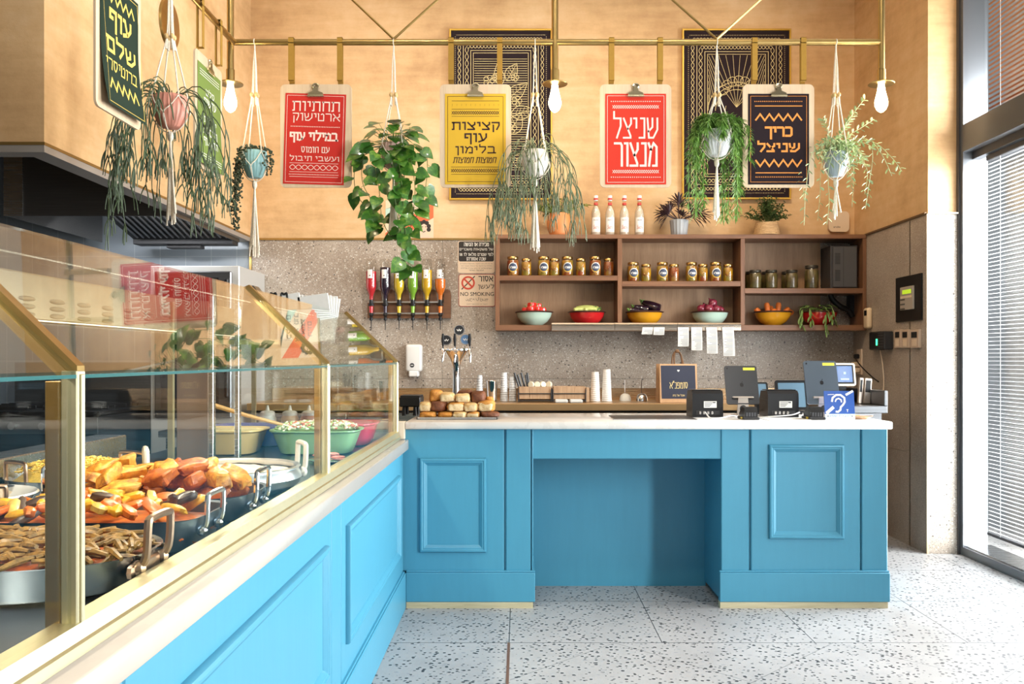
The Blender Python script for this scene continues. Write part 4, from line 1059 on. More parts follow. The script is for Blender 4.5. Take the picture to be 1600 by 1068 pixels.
t, w, h = stick('red bordered no smoking sign with crossed out cigarette', 716.5, 774, 428, 479)
part('plate', t, mat('sign_red', (.35, .06, .05), .5), prism(rrect(-w/2, w/2, 0, h, .02), 'y', -.002, 0)); part('cream_field', t, CREAM, prism(rrect(-w/2+.005, w/2-.005, .005, h-.005, .016), 'y', -.0026, -.0020))
cx, cz, R = -.24*w, .73*h, .16*w
part('prohibition_ring', t, mat('sign_red_ring', (.58, .06, .03), .5), ribbon([(cx+R*math.cos(a), cz+R*math.sin(a)) for a in [2*math.pi*k/28 for k in range(28)]], .014, -.0034, True), ribbon([(cx-R*.7, cz+R*.7), (cx+R*.7, cz-R*.7)], .014, -.0035))
part('cigarette', t, SBLK, ribbon([(cx-R*1.1, cz-R*1.1), (cx+R*1.15, cz+R*1.15)], .008, -.0030))
part('lettering', t, SBLK, txt('אסור', .04*w, .44*w, .77*h, .94*h, .02, -.0032, True), txt('לעשן', .03*w, .46*w, .52*h, .71*h, .02, -.0032, True), txt('NO SMOKING', -.45*w, .46*w, .33*h, .45*h, .01, -.0032), txt('ممنوع التدخين'[::-1], -.3*w, .3*w, .16*h, .29*h, 0, -.0032), txt('העבר על החוק צפוי לקנס', -.28*w, .28*w, .06*h, .10*h, 0, -.0032, True), smooth=0)

yb = YB - .013
dsp = thing('syrup_dispenser', 'wooden wall rack with two steel bars for upside down syrup bottles', 'dispenser', (X(640, yb), yb, Z(497, yb)))
zA, zB = Z(497, yb), Z(452, yb)
pts = [(X(575, yb), zA), (X(705, yb), zA), (X(705, yb), zB-.02)]
pts += [(X(700, yb)+.0, zB+.0), (X(694, yb), zB-.01)]
pl = [(X(575, yb), zA)] + [(X(704.5, yb), zA)]
prev = None
for i, px in enumerate(reversed((591, 612.5, 634, 656, 677.5, 699.5))):
    c = X(px, yb); w_ = .028
    pl += [(c+w_, zB-.05), (c+w_*.8, zB-.012), (c, zB), (c-w_*.8, zB-.012), (c-w_, zB-.05), (c-w_, zB-.11)] if i < 6 else []
    if i < 5: pl += [(X(px-16, yb)+w_*0+.004, zB-.11)]
pl += [(X(575, yb), zB-.11)]
part('backboard', dsp, WALNUT, rev(prism(pl, 'y', yb-.025, yb)), world=True)
for py in (472, 489.5):
    part('steel_bar', dsp, STEEL, box(X(582, yb), X(693, yb), yb-.045, yb-.035, Z(py+1.6, yb), Z(py-1.2, yb), .002), box(X(690, yb), X(693, yb), yb-.045, yb-.02, Z(py+1.6, yb), Z(py-1.2, yb)), world=True)
LIQ = [('red', (.60, .03, .04)), ('dark', (.025, .012, .03)), ('yellow', (.72, .52, .03)), ('green', (.22, .46, .04)), ('golden', (.68, .42, .02)), ('orange', (.78, .19, .02))]
for i, (px, fl, (nm, c)) in enumerate(zip((580, 602, 623.5, 645, 667, 688), (424, 418, 428, 422, 422, 436), LIQ)):
    y = yb - .085; z0 = Z(515, y); q = lambda p: Z(p, y) - z0
    t = thing('inverted_syrup_bottle', 'upside down bottle of %s syrup on the wooden wall rack' % nm, 'bottle', (X(px, y), y, z0), group='inverted syrup bottles')
    r = .043
    part('glass', t, THIN, lathe([(.014, q(474)), (.016, q(468)), (.02, q(460)), (r*.85, q(453)), (r, q(448)), (r, q(409)), (r*.85, q(405)), (r*.5, q(404)), (.001, q(404.5))], n=24))
    lm = mat(nm+'_syrup', c, .12, coat=.4)
    part('syrup', t, lm, lathe([(.001, q(474)), (.012, q(473)), (.014, q(468)), (.018, q(460)), (r*.81, q(453)), (r*.95, q(448)), (r*.95, q(fl)), (.001, q(fl))], n=24))
    part('label', t, LBLW, curved(gridrect(-.024, .016, q(435), q(421.5)), r+.001)); part('fruit_mark', t, DINK, curved(discgrid(-.004, q(431), .005, 2, 10), r+.0016))
    part('valve', t, BLACK, lathe([(.018, q(478)), (.026, q(477)), (.026, q(475.5)), (.017, q(474.5)), (.015, q(468)), (.001, q(468))], n=18), cyl((0, .01, q(473)), (0, .045, q(473)), .012, n=10))
    part('measure', t, lm, lathe([(.013, q(489)), (.017, q(478.2))], n=16))
    part('spout', t, BLACK, lathe([(.003, 0), (.004, q(501)), (.014, q(500)), (.014, q(496)), (.010, q(495)), (.018, q(492)), (.014, q(488.5))], n=14))

y = YB-.013; t = thing('soap_dispenser', 'white wall soap dispenser between the syrup rack and the steel splash', 'soap dispenser', (X(648.5, y), y, Z(588, y)))
w = 12.3*y/1400; h0 = Z(580, y)-Z(588, y); h1 = Z(538, y)-Z(588, y)
part('housing', t, WHITE, box(-w, w, -.10, 0, h0, h1, .02, 4)); part('push_bar', t, WHITE, box(-w*.62, w*.62, -.105, -.01, 0, h0+.004, .008)); part('window', t, DARK, prism(disc2(-.012, h0+.05, .018, 20), 'y', -.1015, -.099)); part('mark', t, LBLW, ribbon([(-.022, h0+.05), (-.002, h0+.05)], .006, -.103))
# retro flyer stuck on the plaster behind the trailing plant
y = YB; px0, px1, py0, py1 = 602, 677, 313, 373
t = thing('wall_flyer', 'retro striped flyer with a smiling face, half hidden behind the trailing vine', 'flyer', (X(640, y), y-.001, Z(py1, y)))
w, h = X(px1, y)-X(px0, y), Z(py0, y)-Z(py1, y)
part('sheet', t, mat('flyer_cream', (.74, .58, .40), .7), box(-w/2, w/2, -.002, 0, 0, h)); part('stripe', t, mat('flyer_orange', (.75, .14, .05), .7), ([(w/2, -.0026, h*.98), (w/2, -.0026, h*.55), (-w*.25, -.0026, 0), (-w/2, -.0026, .0), (-w/2, -.0026, h*.15)], [(0, 4, 3, 2, 1)]))
part('mint_stripe', t, mat('flyer_mint', (.45, .62, .52), .7), ([(w*.28, -.0024, h), (w*.08, -.0024, h), (-w/2, -.0024, h*.55), (-w/2, -.0024, h*.78)], [(0, 1, 2, 3)]))
part('face', t, mat('flyer_skin', (.78, .55, .42), .7), poly2([(.30*w+.075*w*math.cos(a), .27*h+.15*h*math.sin(a)) for a in [2*math.pi*k/16 for k in range(16)]], -.0030), poly2([(.25*w, .14*h), (.36*w, .14*h), (.48*w, 0), (.2*w, 0)], -.0029))
part('hair', t, SBLK, *[poly2(disc2((.30+a)*w, (.27+b)*h, .045*w, 12), -.0034-.0001*i) for i, (a, b) in enumerate(((-.06, .14), (0, .17), (.06, .14), (.10, .06), (.10, -.03)))], ribbon([(.26*w, .2*h), (.29*w, .175*h), (.33*w, .2*h)], .006, -.0042), ribbon([(.255*w, .31*h), (.285*w, .315*h)], .005, -.0042), ribbon([(.32*w, .315*h), (.35*w, .31*h)], .005, -.0042))
part('lettering', t, SBLK, *[txt(s, a*w, b*w, c*h, d*h, .02, -.0040, True) for s, a, b, c, d in (('כל יום', -.4, .1, .72, .86), ('אוכל טוב', -.42, .16, .52, .66), ('באמצע', -.3, .1, .34, .46), ('היום', -.25, .06, .18, .28))], smooth=0)
# ---------------------------------------------------------------- hanging plants in cotton macrame
LINC = CORD
def macrame(t, pr, ztop, ztail, ring=.0, pz=0.0, ph=.18, tail_r=.019, beads=True, nstr=4):
    """cords from the rail at ztop (local z) down round a pot of radius pr whose base is at pz, with a tail to ztail"""
    G = [tube([(0, 0, ztop+.012), (0, 0, ztop-.05)], .005, 6), tube([(.024*math.cos(a), 0 if True else 0, ztop+.020*math.sin(a)) for a in [2*math.pi*k/14 for k in range(14)]], .0035, 5, closed=True)]
    G[1] = rz(G[1], 90)
    zk = ztop-.36 if ztop-.36 > pz+ph+.12 else (ztop+pz+ph)/2
    B = []
    for k in range(nstr):
        a = 2*math.pi*(k+.5)/nstr; c, s = math.cos(a), math.sin(a)
        G.append(tube(smoothpath([(0, 0, ztop-.04), (.010*c, .010*s, ztop-.16), (.020*c, .020*s, zk), (.62*pr*c, .62*pr*s, (zk+pz+ph)/2), (1.06*pr*c, 1.06*pr*s, pz+ph*.95)], 5), .0042, 6))
        if beads: B.append(sph((.022*c, .022*s, zk), (.013, .013, .016), 10))
        G.append(tube([(.02*c, .02*s, zk-.015), (.024*c, .024*s, zk-.07)], .0075, 6))
        for d in (-.5, .5):
            e = a + d*2*math.pi/nstr; m = .5*(a+e)
            G.append(tube(smoothpath([(1.05*pr*c, 1.05*pr*s, pz+ph*.93), (1.07*pr*math.cos(m), 1.07*pr*math.sin(m), pz+ph*.6), (1.03*pr*math.cos(e), 1.03*pr*math.sin(e), pz+ph*.35), (.55*pr*math.cos(e), .55*pr*math.sin(e), pz-.004), (0, 0, pz-.03)], 4), .0032, 5))
    r = random.Random(int(abs(ztop)*1000)+7)
    G.append(blob((0, 0, pz-.045), (.017, .017, .030), 2, 1, .15, 10, 8))
    for k in range(13):
        a = r.uniform(0, 6.28); q = tail_r*r.uniform(.3, 1.3)
        G.append(tube(smoothpath([(0, 0, pz-.05), (q*.7*math.cos(a), q*.7*math.sin(a), (pz+ztail)/2), (q*1.5*math.cos(a), q*1.5*math.sin(a), ztail+r.uniform(0, .09))], 4), .0052, 5))
    part('macrame_hanger', t, LINC, *G, label='knotted cotton cord hanger')
    if beads: part('beads', t, mat('wood_bead', (.62, .42, .18), .4), *B, label='small wooden beads on the cords')
def ribpot(t, m, R, h, pz=0.0): part('pot', t, m, lathe([(.001, pz), (R*.45, pz), (R*.62, pz+.01), (R*.93, pz+h*.42), (R, pz+h*.72), (R*.96, pz+h*.94), (R*.91, pz+h), (R*.86, pz+h*.95), (.001, pz+h*.85)], n=72, flute=24, fd=.022), label='ribbed ceramic pot')

def rhips(t, seed, c, n, L, hang, mt, rad=.0028, spread=.10, xmin=-9):
    """a mass of thin forking stems that arch out and hang"""
    r = random.Random(seed); G = []
    def grow(p, d, ln, lev):
        P = [p]; 
        for k in range(5):
            d = (d + Vector((r.uniform(-.10, .10), r.uniform(-.10, .10), -hang*(.35+.22*k)))).normalized(); p = p + d*ln/5; p.x = max(p.x, xmin); P.append(p)
        G.append(tube([tuple(q) for q in P], [rad*(1-.08*k) for k in range(6)], 4, cap=False))
        if lev > 0:
            for _ in range(2 if r.random() < .8 else 3):
                e = (d + Vector((r.uniform(-.6, .6), r.uniform(-.6, .6), r.uniform(-.1, .35)))).normalized(); grow(p, e, ln*r.uniform(.65, .9), lev-1)
    for i in range(n):
        a = r.uniform(0, 6.28); q = r.uniform(.2, 1)*spread; u = r.random()
        grow(Vector((c[0]+q*math.cos(a), c[1]+q*math.sin(a), c[2])), Vector((math.cos(a)*r.uniform(.3, .8), math.sin(a)*r.uniform(.3, .8), r.uniform(.2, .9) if u > .3 else r.uniform(1.2, 2.2))), L*r.uniform(.75, 1.2)*(1 if u > .3 else .62), (4 if r.random() < .35 else 3) if u > .3 else 2)
    part('foliage', t, mt, *G, smooth=60)

# pink pot on the return tube
yp = 3.62
def hang(label, x, y, pz, cat='hanging plant'):
    t = thing('hanging_plant', label, cat, (x, y, pz), group='hanging plants on the brass rail'); t.scale = (K, K, K)
    return t, (ZR - pz)/K
S_ = 1400/yp
t, zt = hang('thin stemmed hanging plant in a coral pink ribbed pot by the green boards', XL, yp, Z(200, yp))
CORAL = mat('coral_pot', (.62, .26, .19), .45)
ribpot(t, CORAL, .095, .175); macrame(t, .098, zt, (Z(357, yp)-Z(200, yp))/K, ph=.175)
RH1 = mat('grey_green_stem', (.055, .085, .035), .55, var=.35, vs=14)
rhips(t, 4, (0, 0, .16), 34, .25, .62, RH1, .0040, .07)
# string of pearls, teal pot
y = YR; t, zt = hang('trailing bead leaf plant in a small teal ribbed pot at the rail corner', X(398, y), y, Z(278, y))
ribpot(t, mat('teal_pot', (.25, .45, .46), .4), .082, .18); macrame(t, .085, zt, (Z(404, y)-Z(278, y))/K, ph=.18)
r = random.Random(3); G = []
PEARL = mat('bead_leaf', (.035, .050, .022), .5, var=.4, vs=30)
for i in range(15):
    a = r.uniform(2.3, 4.5) if i < 11 else r.uniform(-.9, .9); L = r.uniform(.30, .60) if i < 11 else r.uniform(.12, .22)
    x0, y0 = .082*math.cos(a), .082*math.sin(a)
    for k in range(int(L/.013)):
        q = k*.013; ox = x0*1.1 - (.045*(1-math.exp(-q*9)) if i < 11 else -.02) + r.uniform(-.017, .017)
        G.append(sph((ox + (r.uniform(-.012, .012) if i < 11 else 0), y0*1.15+r.uniform(-.017, .017), .19+.012*math.sin(min(1, q*20)*3.14)-q), r.uniform(.006, .0095), 6))
for i in range(60):
    a = r.uniform(0, 6.28); q = r.uniform(0, .085); G.append(sph((q*math.cos(a), q*math.sin(a), .18+r.uniform(0, .035)), r.uniform(.007, .010), 6))
part('foliage', t, PEARL, *G, smooth=80)
# pothos vine, pink-beige pot
t, zt = hang('lush green heart leaf vine in a pale pink pot at the vee of rods', X(615, y), y, Z(264, y))
ribpot(t, mat('rose_beige_pot', (.62, .42, .36), .45), .088, .17); macrame(t, .091, zt, (Z(378, y)-Z(264, y))/K, ph=.17)
POTH = NT('vine_leaf'); co = POTH.coord(); f = POTH.noise(co, 16, 5, .7)
POTHM = POTH.set(Base_Color=POTH.ramp(f, (.30, (.018, .075, .012)), (.52, (.05, .17, .02)), (.68, (.22, .36, .05))), Roughness=.28, Coat_Weight=.4)
def heartleaf(p, d, nrm, L):
    d = Vector(d).normalized(); n = Vector(nrm); n = (n - d*n.dot(d)); n = n.normalized() if n.length > .05 else frame_of(d)[0]; s = d.cross(n)
    o = [(-.10, .20), (0, .36), (.2, .46), (.45, .40), (.72, .22), (1, 0)]
    V = [tuple(p)] ; Fc = []
    mid = [Vector(p) + d*L*q - n*L*.12*q*q for q in (0, .2, .45, .72)]
    R_ = []; L__ = []
    for q, w in o[:-1]:
        R_.append(Vector(p)+d*L*q+s*L*w+n*L*(.10*w-.12*max(0, q)**2)); L__.append(Vector(p)+d*L*q-s*L*w+n*L*(.10*w-.12*max(0, q)**2))
    tip = Vector(p)+d*L-n*L*.15
    V = [tuple(v) for v in mid+R_+L__+[tip]]          # 0-3 mid, 4-8 right, 9-13 left, 14 tip
    for b in (4, 9):
        f_ = [(0, b, b+1), (0, b+1, b+2, 1), (1, b+2, b+3, 2), (2, b+3, b+4, 3), (3, b+4, 14)]
        Fc += f_ if b == 4 else [tuple(reversed(q)) for q in f_]
    return V, Fc
r = random.Random(21); G = []; ST = []
def vine(x0, y0, z0, path, n, sz):
    P = smoothpath([(x0, y0, z0)]+path, 8); ST.append(tube(P, .0026, 5))
    for k in range(n):
        q = (k+.6)/n*(len(P)-1); i = min(len(P)-2, int(q)); p = Vector(P[i]).lerp(Vector(P[i+1]), q-i)
        a = r.uniform(0, 6.28); d = Vector((math.cos(a), -.35+math.sin(a)*.6, r.uniform(-.8, .15))); e = p+d*.03
        ST.append(tube([tuple(p), tuple(e)], .0016, 4)); G.append(heartleaf(e, d+Vector((0, 0, -.35)), (r.uniform(-.4, .4), -1, r.uniform(.1, .9)), sz*r.uniform(.8, 1.2)))
for i in range(34):
    a = r.uniform(0, 6.28); q = r.uniform(.04, .19); z = .17+r.uniform(-.03, .13)-.25*max(0, q-.1)
    p = (q*math.cos(a), q*math.sin(a), z); ST.append(tube([(0, 0, .15), p], .002, 4)); G.append(heartleaf(p, (math.cos(a), math.sin(a)*.7-.3, r.uniform(-.7, .2)), (0, -.5, 1), r.uniform(.085, .115)))
W_ = lambda px, py, dy=0: ((X(px, y)-X(615, y))/K, dy, (Z(py, y)-Z(264, y))/K)
for pts, n in (([W_(575, 235, -.05), W_(568, 285, -.05), W_(590, 330, -.06), W_(584, 365, -.04)], 16), ([W_(590, 250, -.09), W_(596, 300, -.10), W_(600, 345, -.08), W_(612, 370, -.06)], 14),
        ([W_(640, 240, -.08), W_(650, 290, -.08), W_(648, 330, -.07), W_(640, 372, -.05)], 16), ([W_(625, 250, -.12), W_(632, 300, -.12), W_(636, 360, -.10), W_(645, 425, -.06)], 20), ([W_(660, 235, -.02), W_(668, 262, 0), W_(662, 310, 0)], 9), ([W_(560, 250, 0), W_(556, 300, 0), W_(580, 330, 0)], 7), ([W_(630, 275, .08), W_(620, 330, .08), W_(625, 365, .06)], 12),
        ([W_(618, 275, -.12), W_(622, 320, -.13), W_(632, 395, -.10), W_(648, 420, -.08)], 13)):
    vine(0, -.03, .17, pts, n, .10)
part('foliage', t, POTHM, *G, smooth=70); part('vines', t, mat('vine_stem', (.10, .17, .03), .5), *ST)
# rhipsalis, white pot
t, zt = hang('wispy grey green hanging plant in a white striped pot by the middle lamp', X(836, y), y, Z(275, y))
ribpot(t, mat('ivory_pot', (.76, .70, .64), .4), .092, .17); macrame(t, .095, zt, (Z(398, y)-Z(275, y))/K, ph=.17)
RH2 = mat('olive_stem', (.125, .155, .075), .55, var=.4, vs=14)
rhips(t, 9, (0, 0, .16), 36, .225, .58, RH2, .0034, .07)
# fern like plant, white pot
t, zt = hang('bright green forked leaf fern in a white ribbed pot at the second vee of rods', X(1120, y), y, Z(244, y))
ribpot(t, mat('white_pot', (.78, .77, .78), .4), .100, .17); macrame(t, .103, zt, (Z(345, y)-Z(244, y))/K, ph=.17)
FERN = mat('bright_fern', (.16, .31, .055), .5, var=.45, vs=22)
r = random.Random(14); G = []
def frond(P, w):
    P = smoothpath(P, 7); G.append(tube(P, .003, 4))
    for i in range(2, len(P)):
        for k in range(6):
            d = Vector(P[i])-Vector(P[i-1]); a = r.uniform(0, 6.28)
            G.append(leafquad(P[i], (d.normalized()*.9+Vector((math.cos(a), math.sin(a)*.8-.2, r.uniform(-.1, .5)))*.9), r.uniform(.45, 1)*w, .0085, .25))
for i in range(36):
    a = r.uniform(0, 6.28); c, s = math.cos(a), math.sin(a); L = r.uniform(.10, .17)
    fall = r.choice((.02, .08, .20, .38, .48, .55)) if abs(c) > .35 else r.choice((.0, .05, .1))
    frond([(0, 0, .16), (L*.8*c, L*.8*s, .24), (L*1.25*c, L*1.25*s, .20-fall*.3), (L*(1.25+.1*r.random())*c, L*1.25*s, .17-fall)], .075)
part('foliage', t, FERN, *G, smooth=70)
# arching string leaves, blue grey pot
t, zt = hang('airy arching pale leaved plant in a blue grey ribbed pot near the window', X(1306, y), y, Z(276, y))
ribpot(t, mat('blue_grey_pot', (.36, .42, .48), .4), .075, .165); macrame(t, .078, zt, (Z(344, y)-Z(276, y))/K, ph=.165)
PALE = mat('pale_leaf', (.40, .50, .25), .5, var=.4, vs=25)
r = random.Random(17); G = []
def spray(P, n):
    P = smoothpath(P, 8); G.append(tube(P, .0018, 4))
    for k in range(n):
        q = (.12+.88*k/n)*(len(P)-1); i = min(len(P)-2, int(q)); p = Vector(P[i]).lerp(Vector(P[i+1]), q-i); d = (Vector(P[i+1])-Vector(P[i])).normalized()
        s = d.cross(Vector((0, 1, .2))).normalized()*(1 if k % 2 else -1)
        G.append(leafquad(p, d*.8+s+Vector((0, r.uniform(-.5, .3), 0)), r.uniform(.028, .045), .018, .1, r.uniform(-.6, .6)))
V_ = lambda px, py, dy=0: ((X(px, y)-X(1306, y))/K, dy, (Z(py, y)-Z(276, y))/K)
for pts in ([V_(1318, 200), V_(1335, 175), V_(1352, 153)], [V_(1322, 215), V_(1345, 200), V_(1366, 186)], [V_(1330, 222), V_(1365, 222), V_(1395, 248), V_(1409, 268)], [V_(1328, 222, -.05), V_(1350, 225, -.1), V_(1368, 250, -.12), V_(1382, 280, -.12)], [V_(1330, 228, -.08), V_(1352, 240, -.12), V_(1346, 300, -.12), V_(1343, 330, -.1)],
        [V_(1288, 220), V_(1265, 235), V_(1256, 265), V_(1250, 290)], [V_(1290, 225, -.08), V_(1262, 245, -.1), V_(1252, 300, -.1), V_(1249, 355, -.1)], [V_(1295, 230, -.1), V_(1275, 260, -.12), V_(1272, 310, -.12), V_(1270, 348, -.1)], [V_(1300, 232, -.1), V_(1285, 270, -.12), V_(1286, 320, -.12), V_(1284, 354, -.1)],
        [V_(1296, 205, .03), V_(1290, 190, .03), V_(1288, 185, .03)], [V_(1312, 230, -.1), V_(1320, 270, -.12), V_(1318, 300, -.12)], [V_(1270, 240, .06), V_(1262, 270, .08), V_(1262, 310, .08)], [V_(1325, 225, .06), V_(1340, 250, .08), V_(1338, 320, .08)], [V_(1340, 232, .05), V_(1362, 262, .08), V_(1358, 300, .08)], [V_(1310, 215, .02), V_(1325, 195, .02), V_(1334, 178, .02)]):
    spray([(0, 0, .15)]+pts, int(14+r.uniform(0, 12)))
for i in range(26):
    a = r.uniform(0, 6.28); L = r.uniform(.08, .2); spray([(.03*math.cos(a), .03*math.sin(a), .15), (L*.6*math.cos(a), L*.6*math.sin(a), .2+r.uniform(-.03, .06)), (L*1.1*math.cos(a), L*math.sin(a), .14-r.uniform(0, .12))], 12)
part('foliage', t, PALE, *G, smooth=70)
# ---------------------------------------------------------------- food in the display case
ZK = .8735
def handle(parent, m, base0, base1, rise, out, r=.006, name='handle'):
    """bent bar between two rivet feet; out = outward offset vector"""
    a, b = Vector(base0), Vector(base1); o = Vector(out); u = Vector((0, 0, rise))
    P = smoothpath([a, a+o*.8+u*.25, a+o+u*.85, a.lerp(b, .12)+o+u, a.lerp(b, .88)+o+u, b+o+u*.85, b+o*.8+u*.25, b], 4)
    return part(name, parent, m, tube(P, r, 8), sph(tuple(a), r*2.0, 8), sph(tuple(b), r*2.0, 8))
def oval(a, b, n=48, p=2.0):
    out = []
    for k in range(n):
        t = 2*math.pi*k/n; c, s = math.cos(t), math.sin(t)
        out.append((a*math.copysign(abs(c)**(2/p), c), b*math.copysign(abs(s)**(2/p), s)))
    return out
def pan(name, label, cat, c, a, b, h, m, p=2.0, flare=1.06, lip=.004, rot=0):
    t = thing(name, label, cat, (c[0], c[1], ZK), rot)
    V, Fc = [], []; rings = [(.0, .0005, 0), (.90, 0, 0), (.96, .006, 0), (flare, h, 0), (flare+lip/a*2, h+.003, 0), (flare-.01, h, 0), (.945, .010, 0), (.88, .006, 0), (.0, .006, 0)]
    n = 48
    for s, z, _ in rings:
        for x, y in oval(a*max(s, .001), b*max(s, .001), n, p): V.append((x, y, z))
    for i in range(len(rings)-1):
        for k in range(n): l = (k+1) % n; Fc.append((i*n+k, i*n+l, (i+1)*n+l, (i+1)*n+k))
    part('body', t, m, (V, Fc)); return t
def heapz(x, y, a, b, h, p=2.0): return h*max(0, 1-(abs(x/a)**p+abs(y/b)**p))**.5
def fill_mass(name, label, cat, c, a, b, z0, h, m, seed, p=2.0, bumpy=.01, fr=40, kind='stuff', extra=()):
    n, rn = 40, 12; V, Fc = [], []
    for i in range(rn+1):
        s = max(.001, 1-i/rn)
        for x, y in oval(a*s, b*s, n, p):
            z = z0 + h*(1-s**2.2) + bumpy*noise.noise(Vector((x*fr+seed, y*fr, seed*.7)))
            V.append((c[0]+x, c[1]+y, z))
    for i in range(rn):
        for k in range(n): l = (k+1) % n; Fc.append((i*n+k, i*n+l, (i+1)*n+l, (i+1)*n+k))
    return single(name, label, cat, m, (V, Fc), *[(g[0], g[1], [1]*len(g[1])) for g in extra] if isinstance(m, list) else extra, kind=kind)
# oval pan of beans
PA = (-.925, 1.615); pa = pan('oval_pan', 'oval steel pan of stewed beans closest to the camera, bronzed handles', 'pan', PA, .245, .17, .062, ALU, 2.3)
handle(pa, COPPER, (.258, -.05, .040), (.258, .05, .040), .085, (.018, 0, 0), .0075); handle(pa, COPPER, (-.258, -.05, .040), (-.258, .05, .040), .085, (-.018, 0, 0), .0075)
part('handle_plate', pa, COPPER, blob((.252, 0, .036), (.010, .075, .016), 1, .6, 0, 14, 8))
r = random.Random(2); G = []
for i in range(290):
    x, y = r.uniform(-.235, .235), r.uniform(-.16, .16)
    if abs(x/.24)**2.3+abs(y/.165)**2.3 > .93: continue
    a = r.uniform(0, 3.14); L = r.uniform(.022, .045); z = ZK+.052+heapz(x, y, .25, .18, .022)+r.uniform(-.004, .010); e = r.uniform(-.3, .3)
    G.append(tube([(PA[0]+x-L*math.cos(a), PA[1]+y-L*math.sin(a), z-L*e*.5), (PA[0]+x, PA[1]+y, z+.003), (PA[0]+x+L*math.cos(a), PA[1]+y+L*math.sin(a), z+L*e*.5)], [.004, .0062, .004], 6))
BEAN = mat('stewed_bean', (.24, .125, .025), .4, var=.7, vs=70, coat=.12)
SAUCE = mat('tomato_sauce', (.46, .10, .015), .3, var=.5, vs=40, coat=.3)
fill_mass('bean_stew', 'stewed brown green beans heaped in the oval steel pan', 'beans', PA, .238, .163, ZK+.047, .022, [SAUCE, BEAN], 3, 2.3, extra=G)
# rectangular roasting pan of vegetables
PB = (-.93, 1.972); pb = pan('roasting_pan', 'dark rectangular roasting pan of yellow vegetables behind the bean pan', 'pan', PB, .245, .145, .070, PANM, 5, 1.03)
handle(pb, ALU, (.252, -.06, .040), (.252, .04, .040), .075, (.012, 0, 0), .006); handle(pb, ALU, (-.252, -.06, .040), (-.252, .04, .040), .075, (-.012, 0, 0), .006)
VEG = [mat('veg_yellow', (.66, .33, .02), .35, var=.3, vs=40, coat=.12), mat('veg_orange', (.56, .13, .012), .35, var=.45, vs=40, coat=.12), mat('veg_charred', (.05, .022, .01), .4, var=.6, vs=30, coat=.3), mat('veg_pale', (.56, .36, .08), .4, var=.25, vs=40, coat=.3)]
VN = ('yellow roasted vegetable strip', 'orange roasted carrot chunk', 'charred dark roasted vegetable slice', 'pale roasted onion piece')
r = random.Random(6)
single('vegetable_bed', 'layer of small roasted vegetable scraps under the strips in the rectangular pan', 'vegetables', VEG[1], blob((PB[0], PB[1], ZK+.030), (.235, .136, .028), 4, .5, .15, 30, 10, 6), kind='stuff')
for i in range(64):
    x, y = r.uniform(-.20, .20), r.uniform(-.12, .12); k = r.choice((0, 0, 0, 1, 1, 2, 3)); z = ZK+.058+heapz(x, y, .26, .18, .030)+r.uniform(0, .012)
    L = r.uniform(.024, .044); R3 = rot3(r.uniform(-30, 30), r.uniform(-30, 30), r.uniform(0, 180))
    single('roasted_vegetable', VN[k]+' in the dark rectangular pan', 'vegetable', VEG[k], blob((0, 0, 0), (L, r.uniform(.010, .016), r.uniform(.008, .012)), i, .8, .25, 10, 7, 1.5, R3), group=VN[k]+'s', loc=(PB[0]+x, PB[1]+y, z))
# roasting pan of chicken and potato
PC = (-.93, 2.315); pc = pan('roasting_pan', 'steel roasting pan heaped with roasted potatoes and chicken', 'pan', PC, .245, .17, .066, PANM, 3.2, 1.04)
handle(pc, CHROME, (.254, -.06, .036), (.254, .05, .036), .085, (.014, 0, 0), .0065); handle(pc, CHROME, (-.254, -.06, .036), (-.254, .05, .036), .095, (-.014, 0, 0), .0065)
def m_roast(name, a, b, c):
    t = NT(name); f = t.math('ADD', t.math('MULTIPLY', t.noise(t.coord(), 26, 6, .7), .55), t.math('MULTIPLY', t.noise(t.coord(), 95, 4, .7), .45))
    t.bump(f, .4, .004); return t.set(Base_Color=t.ramp(f, (.34, a), (.48, b), (.66, c)), Roughness=.5, Coat_Weight=.15)
ROAST = [m_roast('roast_potato', (.08, .018, .004), (.58, .21, .012), (.76, .43, .06)), m_roast('roast_chicken', (.05, .010, .003), (.42, .085, .008), (.60, .18, .015))]
r = random.Random(12)
single('potato_bed', 'small roasted potato bits under the heap in the steel roasting pan', 'potatoes', ROAST[0], blob((PC[0], PC[1], ZK+.030), (.215, .140, .020), 4, .6, .2, 30, 12, 6), kind='stuff')
done = []
for i in range(95):
    x, y = r.gauss(0, .10), r.gauss(-.005, .065)
    if abs(x) > .195 or abs(y) > .115: continue
    k = 1 if x > .01 and r.random() < .85 else 0
    d = (r.uniform(.036, .052), r.uniform(.022, .031), r.uniform(.014, .022)); rad = .80*(d[0]*d[1]*d[2])**(1/3)
    z = ZK+.052
    for px_, py_, pz_, pr in done:
        q = (px_-x)**2+(py_-y)**2; w = rad+pr
        if q < w*w: z = max(z, pz_+(w*w-q)**.5)
    if z > ZK+.062+heapz(x, y, .24, .16, .078): continue
    done.append((x, y, z, rad))
    R3 = rot3(r.uniform(-25, 25), r.uniform(-25, 25), r.uniform(0, 180))
    single('roasted_potato' if k == 0 else 'roasted_chicken_piece', ('golden roasted potato wedge heaped in the steel roasting pan', 'browned roasted chicken piece at the pot end of the steel roasting pan')[k], ('potato', 'chicken')[k], ROAST[k],
        blob((0, 0, 0), d, i*1.3, .55 if k == 0 else .5, .45, 16, 11, 1.1, R3), group=('roasted potato wedges', 'roasted chicken pieces')[k], loc=(PC[0]+x, PC[1]+y, z))
